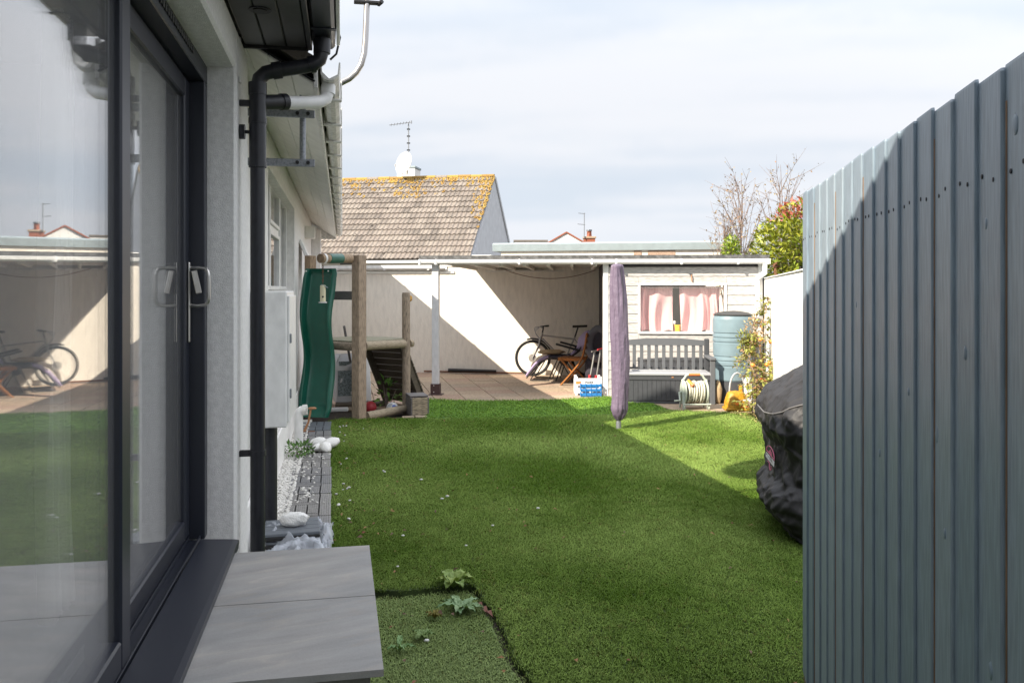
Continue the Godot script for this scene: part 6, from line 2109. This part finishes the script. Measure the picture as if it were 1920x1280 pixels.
# ---------------------------------------------------------------- covered barbecue
func barbecue() -> void:
	var t := thing("covered_barbecue", "barbecue under a wrinkled black cover with a small white and pink logo", "barbecue", Vector3(2.85, 0, -4.90), 1.2217)
	# local x runs along the barbecue away from the camera, local -z towards the lawn
	var lv := [[-0.02, 0.0, 0.62, 0.03], [0.06, -0.02, 0.68, 0.06], [0.15, -0.03, 0.90, 0.15], [0.23, -0.03, 1.03, 0.205], [0.31, -0.02, 1.03, 0.20], [0.38, -0.01, 1.00, 0.15], [0.46, -0.02, 1.06, 0.135], [0.60, -0.04, 1.22, 0.14], [0.72, -0.06, 1.36, 0.19], [0.82, -0.06, 1.38, 0.17], [0.92, -0.05, 1.32, 0.11], [1.00, -0.03, 1.10, 0.03], [1.08, 0.0, 0.86, -0.05], [1.15, 0.06, 0.62, -0.13], [1.18, 0.22, 0.42, -0.24]]
	var fn := FastNoiseLite.new()
	fn.seed = 4
	fn.frequency = 2.0
	fn.fractal_octaves = 2
	var surf := func(u: float, w: float) -> Vector3:
		var s: float = w * (lv.size() - 1)
		var i := mini(int(s), lv.size() - 2)
		var f: float = smoothstep(0.0, 1.0, s - i) * 0.5 + (s - i) * 0.5
		var A: Array = lv[i]
		var C: Array = lv[i + 1]
		var y: float = lerpf(A[0], C[0], f)
		var a: float = lerpf(A[1], C[1], f)
		var b: float = lerpf(A[2], C[2], f)
		var d: float = lerpf(A[3], C[3], f)
		var an: float = TAU * u
		var cx: float = signf(cos(an)) * pow(absf(cos(an)), 0.55)
		var cz: float = signf(sin(an)) * pow(absf(sin(an)), 0.55)
		var zb: float = 0.46 if y < 1.0 else lerpf(0.46, 0.30, (y - 1.0) / 0.17)
		var p := Vector3(lerpf(a, b, cx * 0.5 + 0.5), y, lerpf(-d, zb, cz * 0.5 + 0.5))
		var out := Vector3(cx, 0, cz).normalized()
		var nv: float = fn.get_noise_3d(p.x * 2.4 + y * 0.5, y * 0.28 + 9.0, p.z * 2.4)
		var nd: float = fn.get_noise_3d(p.x * 1.6 - y * 1.9, y * 0.9 + 4.0, p.z * 1.6)
		var fold: float = fn.get_noise_3d(p.x * 0.9 + 5.0, y * 0.6, p.z * 0.9) * 0.03 + (0.35 - absf(nv)) * 0.045 * smoothstep(1.0, 0.7, y) + (0.35 - absf(nd)) * 0.060 + (0.35 - absf(fn.get_noise_3d(p.x * 3.4 + y * 2.6, y * 2.4 + 14.0, p.z * 3.4 - y))) * 0.026 - 0.026
		p += out * fold * clampf(1.25 - y * 0.5, 0.4, 1.0)
		return p
	var b := B.new()
	b.sheet(surf, 170, 130)
	part("cover", b, M.bbq_cover, t)
	# piping seam: over the far shoulder, down the lawn side and along the front
	var pts: Array = []
	for q in [[0.50, 0.735], [0.53, 0.73], [0.56, 0.715], [0.59, 0.70], [0.62, 0.685], [0.65, 0.665], [0.68, 0.645], [0.71, 0.63], [0.74, 0.62], [0.78, 0.615]]:
		var e: Vector3 = surf.call(q[0], q[1])
		pts.append(e + Vector3(0, 0.004, -0.005))
	b = B.new()
	b.tube(pts, 0.0048, 6)
	part("piping", b, M.piping, t)
	# wheel peeping out under the hem
	b = B.new()
	b.tube([Vector3(0.60, 0.075, -0.035), Vector3(0.60, 0.075, 0.02)], 0.085, 20)
	part("wheel", b, M.rubber, t)
	# logo stitched on the lawn side, near the front corner
	var c: Vector3 = surf.call(0.735, 0.455)
	var n := Vector3.ZERO
	var e1: Vector3 = surf.call(0.755, 0.455) - surf.call(0.715, 0.455)
	var e2: Vector3 = surf.call(0.735, 0.49) - surf.call(0.735, 0.42)
	n = e1.cross(e2).normalized()
	if n.z > 0: n = -n
	var up := (Vector3.UP - n * n.y).normalized()
	var right := up.cross(n).normalized()
	var lt := Transform3D(Basis(right * 3.0, up * 0.95, n), c + n * 0.02)
	var logo := Node3D.new()
	logo.name = "logo"
	t.add_child(logo, true)
	logo.transform = lt
	b = B.new()
	var arc: Array = []
	for i in 13:
		var a := PI * i / 12.0
		arc.append(Vector3(cos(a) * 0.050, 0.020 + sin(a) * 0.052, 0))
	b.tube(arc, 0.0035, 5)
	b.tube([Vector3(-0.055, 0.022, 0), Vector3(0.055, 0.012, 0)], 0.003, 5)
	b.tube([Vector3(-0.030, -0.045, 0), Vector3(-0.006, -0.048, 0), Vector3(-0.006, -0.080, 0), Vector3(0.006, -0.090, 0), Vector3(0.016, -0.080, 0), Vector3(0.016, -0.055, 0)], 0.003, 5)
	part("outline", b, M.pink_print, logo)
	b = B.new()
	b.prism(PackedVector2Array([Vector2(-0.02, 0.024), Vector2(-0.012, 0.042), Vector2(-0.006, 0.036), Vector2(0.0, 0.056), Vector2(0.008, 0.038), Vector2(0.014, 0.046), Vector2(0.022, 0.022)]), -0.001, 0.002)
	part("flame", b, M.pink_print, logo)
	var tm := TextMesh.new()
	var sf := SystemFont.new()
	sf.font_names = PackedStringArray(["Droid Sans"])
	sf.font_weight = 800
	tm.font = sf
	tm.text = "GRILLIN"
	tm.font_size = 32
	tm.pixel_size = 0.00088
	tm.depth = 0.003
	var o := part("lettering", tm, M.white_print, logo)
	o.position = Vector3(0, -0.014, 0.002)
	o.scale = Vector3(1.0, 1.9, 1.0)
	o.rotation.z = -0.05

# ---------------------------------------------------------------- parasol
func parasol() -> void:
	var t := thing("closed_parasol", "closed parasol in a wrinkled mauve cover standing upright on the lawn", "parasol", Vector3(3.163, 0, -9.528))
	var b := B.new()
	b.tube([Vector3(0, -0.1, 0), Vector3(0, 0.16, 0)], 0.024, 14)
	b.tube([Vector3(0, -0.1, 0), Vector3(0, 0.09, 0)], 0.030, 14)
	part("ground_socket", b, M.galv, t)
	var fn := FastNoiseLite.new()
	fn.seed = 6
	fn.frequency = 1.3
	fn.fractal_octaves = 3
	b = B.new()
	b.sheet(func(u, w):
		var y: float = lerpf(0.11, 1.935, w)
		var rr: float = 0.10
		for q in [[0.0, 0.035], [0.03, 0.075], [0.07, 0.098], [0.14, 0.092], [0.30, 0.096], [0.55, 0.104], [0.72, 0.104], [0.86, 0.086], [0.96, 0.066], [0.992, 0.060], [1.0, 0.02]]:
			if w >= q[0]: rr = q[1]
		var keys := [[0.0, 0.030], [0.03, 0.075], [0.07, 0.098], [0.14, 0.090], [0.30, 0.096], [0.55, 0.106], [0.72, 0.103], [0.86, 0.086], [0.96, 0.066], [0.99, 0.060], [1.0, 0.015]]
		for i in keys.size() - 1:
			if w >= keys[i][0] and w <= keys[i + 1][0]:
				rr = lerpf(keys[i][1], keys[i + 1][1], (w - keys[i][0]) / (keys[i + 1][0] - keys[i][0]))
		var a: float = TAU * u
		var d := Vector3(cos(a), 0, sin(a))
		var nz: float = fn.get_noise_3d(d.x * 0.9, y * 0.8, d.z * 0.9) * 0.022 + (0.4 - absf(fn.get_noise_3d(d.x * 1.6 + 7.0, y * 0.35 + d.x * 0.6, d.z * 1.6))) * 0.034 + (0.3 - absf(fn.get_noise_3d(d.x * 0.8, y * 2.2 + d.z, d.z * 0.8 + 3.0))) * 0.008
		var pleat: float = 0.010 * sin(a * 7.0) * smoothstep(0.09, 0.0, w)
		var sway := Vector3(0.018 * sin(y * 2.2), 0, 0.01 * sin(y * 3.0))
		return sway + Vector3(0, y, 0) + d * (rr * 0.94 + nz * smoothstep(0.0, 0.06, w) + pleat), 56, 110)
	part("cover", b, M.cover_purple, t)
	b = B.new()
	var zp: Array = []
	for i in 24:
		var y := lerpf(0.20, 1.90, i / 23.0)
		zp.append(Vector3(0.03 + 0.018 * sin(y * 2.2), y, 0.094 + 0.006 * sin(y * 5.0) - 0.03 * smoothstep(1.5, 1.95, y)))
	b.tube(zp, 0.006, 6)
	part("zip", b, M.dark_cloth, t)
	b = B.new()
	var ring: Array = []
	for i in 17: ring.append(Vector3(cos(TAU * i / 16.0) * 0.036, 0.125, sin(TAU * i / 16.0) * 0.036))
	b.tube(ring, 0.008, 6, false)
	part("draw_cord", b, M.dark_cloth, t)

# ---------------------------------------------------------------- dish by the eaves, weeds and litter
func rosette(called: String, label: String, at: Vector3, n: int, l: float, w: float, rise: float, c1: Color, c2: Color, sd: int) -> void:
	var g := RandomNumberGenerator.new()
	g.seed = sd
	var t := thing(called, label, "weed", at)
	for i in n:
		var b := B.new()
		var a := TAU * i / n + g.randfn() * 0.25
		var d := Vector3(cos(a), 0, sin(a))
		var s := Vector3(-sin(a), 0, cos(a))
		var ll := l * g.randf_range(0.7, 1.2)
		var rs := rise * g.randf_range(0.5, 1.3)
		b.tint = c1.lerp(c2, g.randf())
		b.sheet(func(u, v):
			var prof: float = sin(PI * pow(u, 0.8)) * (0.75 + 0.25 * absf(sin(u * 16.0)))
			var x: float = (v - 0.5) * w * prof
			return d * ll * u + s * x + Vector3.UP * (0.012 + rs * sin(PI * u * 0.75) + absf(x) * 0.5 + 0.006 * sin(u * 20.0 + v * 9.0)), 10, 4)
		part("leaf", b, M.leafy, t)

func lawn_details() -> void:
	# satellite dish on a bent tube at the bungalow eaves
	dish("eaves_dish", "large grey satellite dish partly above the picture over the eaves", Vector3(-0.12, 3.62, -5.0), 0.46, Vector3(-0.45, 0.30, 0.84), M.dish_grey, M.dish_rim, Vector3(0.13, 3.58, -4.80))
	var m := thing("dish_mast", "bent silver tube and galvanised wall brackets carrying the dish at the eaves", "mast", Vector3(-0.2, 2.3, -4.7))
	var o := -m.position
	var b := B.new()
	var pts: Array = []
	for q in [[-0.20, 2.68], [-0.12, 2.712], [-0.06, 2.735], [-0.01, 2.755], [0.035, 2.78], [0.072, 2.815], [0.098, 2.86], [0.115, 2.92], [0.122, 3.0], [0.130, 3.2], [0.134, 3.62]]:
		pts.append(Vector3(q[0], q[1], -4.69) + o)
	b.tube(pts, 0.0165, 12)
	part("bent_tube", b, M.alu, m)
	b = B.new()
	b.tube([Vector3(-0.209, 2.30, -4.69) + o, Vector3(-0.209, 2.72, -4.69) + o], 0.0165, 12)
	part("mast", b, M.galv, m)
	for y in [2.575, 2.315]:
		b = B.new()
		b.box(Vector3(-0.566, y - 0.020, -4.675) + o, Vector3(-0.145, y + 0.020, -4.655) + o, 0.003)
		b.box(Vector3(-0.5698, y - 0.10, -4.72) + o, Vector3(-0.562, y + 0.10, -4.63) + o, 0.002)
		var br := part("wall_bracket", b, M.galv, m)
		for x in [-0.235, -0.180]:
			b = B.new()
			b.tube([Vector3(x, y, -4.6545) + o, Vector3(x, y, -4.64) + o], 0.010, 8)
			part("bolt", b, M.black, br)
	b = B.new()
	b.box(Vector3(0.06, 3.19, -4.71) + o, Vector3(0.20, 3.205, -4.67) + o, 0.003)
	b.tube([Vector3(0.19, 3.19, -4.69) + o, Vector3(0.21, 3.20, -4.66) + o], 0.012, 6)
	part("clamp", b, M.black, m)
	var cb := B.new()
	cb.tube([Vector3(-0.03, 2.93, -4.26), Vector3(-0.012, 2.88, -4.27), Vector3(-0.03, 2.80, -4.28), Vector3(-0.06, 2.77, -4.28)], 0.006, 6)
	one("dish_cable", cb, M.black, "short black cable drooping below the dark gutter end", "cable")
	# weeds by the step
	rosette("dock_weed", "largest yellow-green broad-leaved weed at the edge of the sunken turf", Vector3(0.60, -0.01, -4.67), 9, 0.125, 0.075, 0.055, Color(0.13, 0.22, 0.04), Color(0.26, 0.34, 0.08), 51)
	rosette("thistle_weed", "flat pale rosette weed with jagged leaves in the middle of the sunken turf", Vector3(0.60, -0.012, -4.36), 10, 0.125, 0.045, 0.025, Color(0.16, 0.27, 0.12), Color(0.24, 0.35, 0.17), 52)
	rosette("small_weed", "small low weed halfway along the sunken turf near the step", Vector3(0.37, -0.016, -4.05), 7, 0.06, 0.035, 0.02, Color(0.15, 0.24, 0.07), Color(0.22, 0.31, 0.10), 53)
	rosette("seedling_weed", "tiny seedling with three long leaves closest to the step edge", Vector3(0.255, -0.016, -3.93), 4, 0.07, 0.030, 0.03, Color(0.16, 0.30, 0.10), Color(0.22, 0.36, 0.14), 54)
	rosette("yellow_weed", "brown-yellow withered weed tuft left of the jagged rosette", Vector3(0.455, -0.016, -4.28), 8, 0.05, 0.020, 0.025, Color(0.20, 0.16, 0.03), Color(0.28, 0.25, 0.05), 55)
	var dl := B.new()
	var pd := [[0.69, 0.0, -4.42], [0.705, 0.0, -4.36], [0.72, 0.0, -4.30], [0.70, 0.004, -4.33]]
	for q in pd:
		dl.tint = Color(0.16, 0.06, 0.04)
		dl.leaf(Vector3(q[0], q[1], q[2]), Vector3(0.4, 0.3, 0.9).normalized(), Vector3.UP, 0.06, 0.03, 0.5)
	var cl := one("curled_leaves", dl, M.dry, "curled dark brown leaves at the edge of the sunken turf beside the jagged weed", "leaf litter")
	cl.set_meta("kind", "stuff")
	# fallen leaves and white flecks on the grass
	var g := RandomNumberGenerator.new()
	g.seed = 12
	var lit := B.new()
	for i in 260:
		var z := -3.0 - 7.8 * pow(g.randf(), 1.1)
		var x := g.randf_range(-0.05, 3.6)
		if g.randf() < 0.45: x = absf(g.randfn()) * 0.35 - 0.05
		if z > -3.75 and x < 0.2: continue
		lit.tint = [Color(0.20, 0.08, 0.04), Color(0.28, 0.15, 0.06), Color(0.12, 0.07, 0.04)][g.randi_range(0, 2)]
		lit.leaf(Vector3(x, 0.020 + g.randf() * 0.012, z), Vector3(g.randfn(), g.randf() * 0.4, g.randfn()).normalized(), Vector3(g.randfn() * 0.3, 1, g.randfn() * 0.3).normalized(), g.randf_range(0.015, 0.045), g.randf_range(0.01, 0.022), 0.35)
	for i in 14:
		var z := -3.2 - 7.6 * g.randf()
		var x := g.randf_range(-0.02, 2.4)
		if g.randf() < 0.5: x = absf(g.randfn()) * 0.3
		if z > -3.75 and x < 0.2: continue
		lit.tint = Color(0.70, 0.70, 0.66)
		lit.blob(Vector3(x, 0.026, z), Vector3(0.012, 0.006, 0.009) * g.randf_range(0.6, 1.3), 0.2, 1.0, i, 4, 6)
	var lo := one("fallen_leaves", lit, M.dry, "brown fallen leaves and white specks scattered over the lawn", "leaf litter")
	lo.set_meta("kind", "stuff")
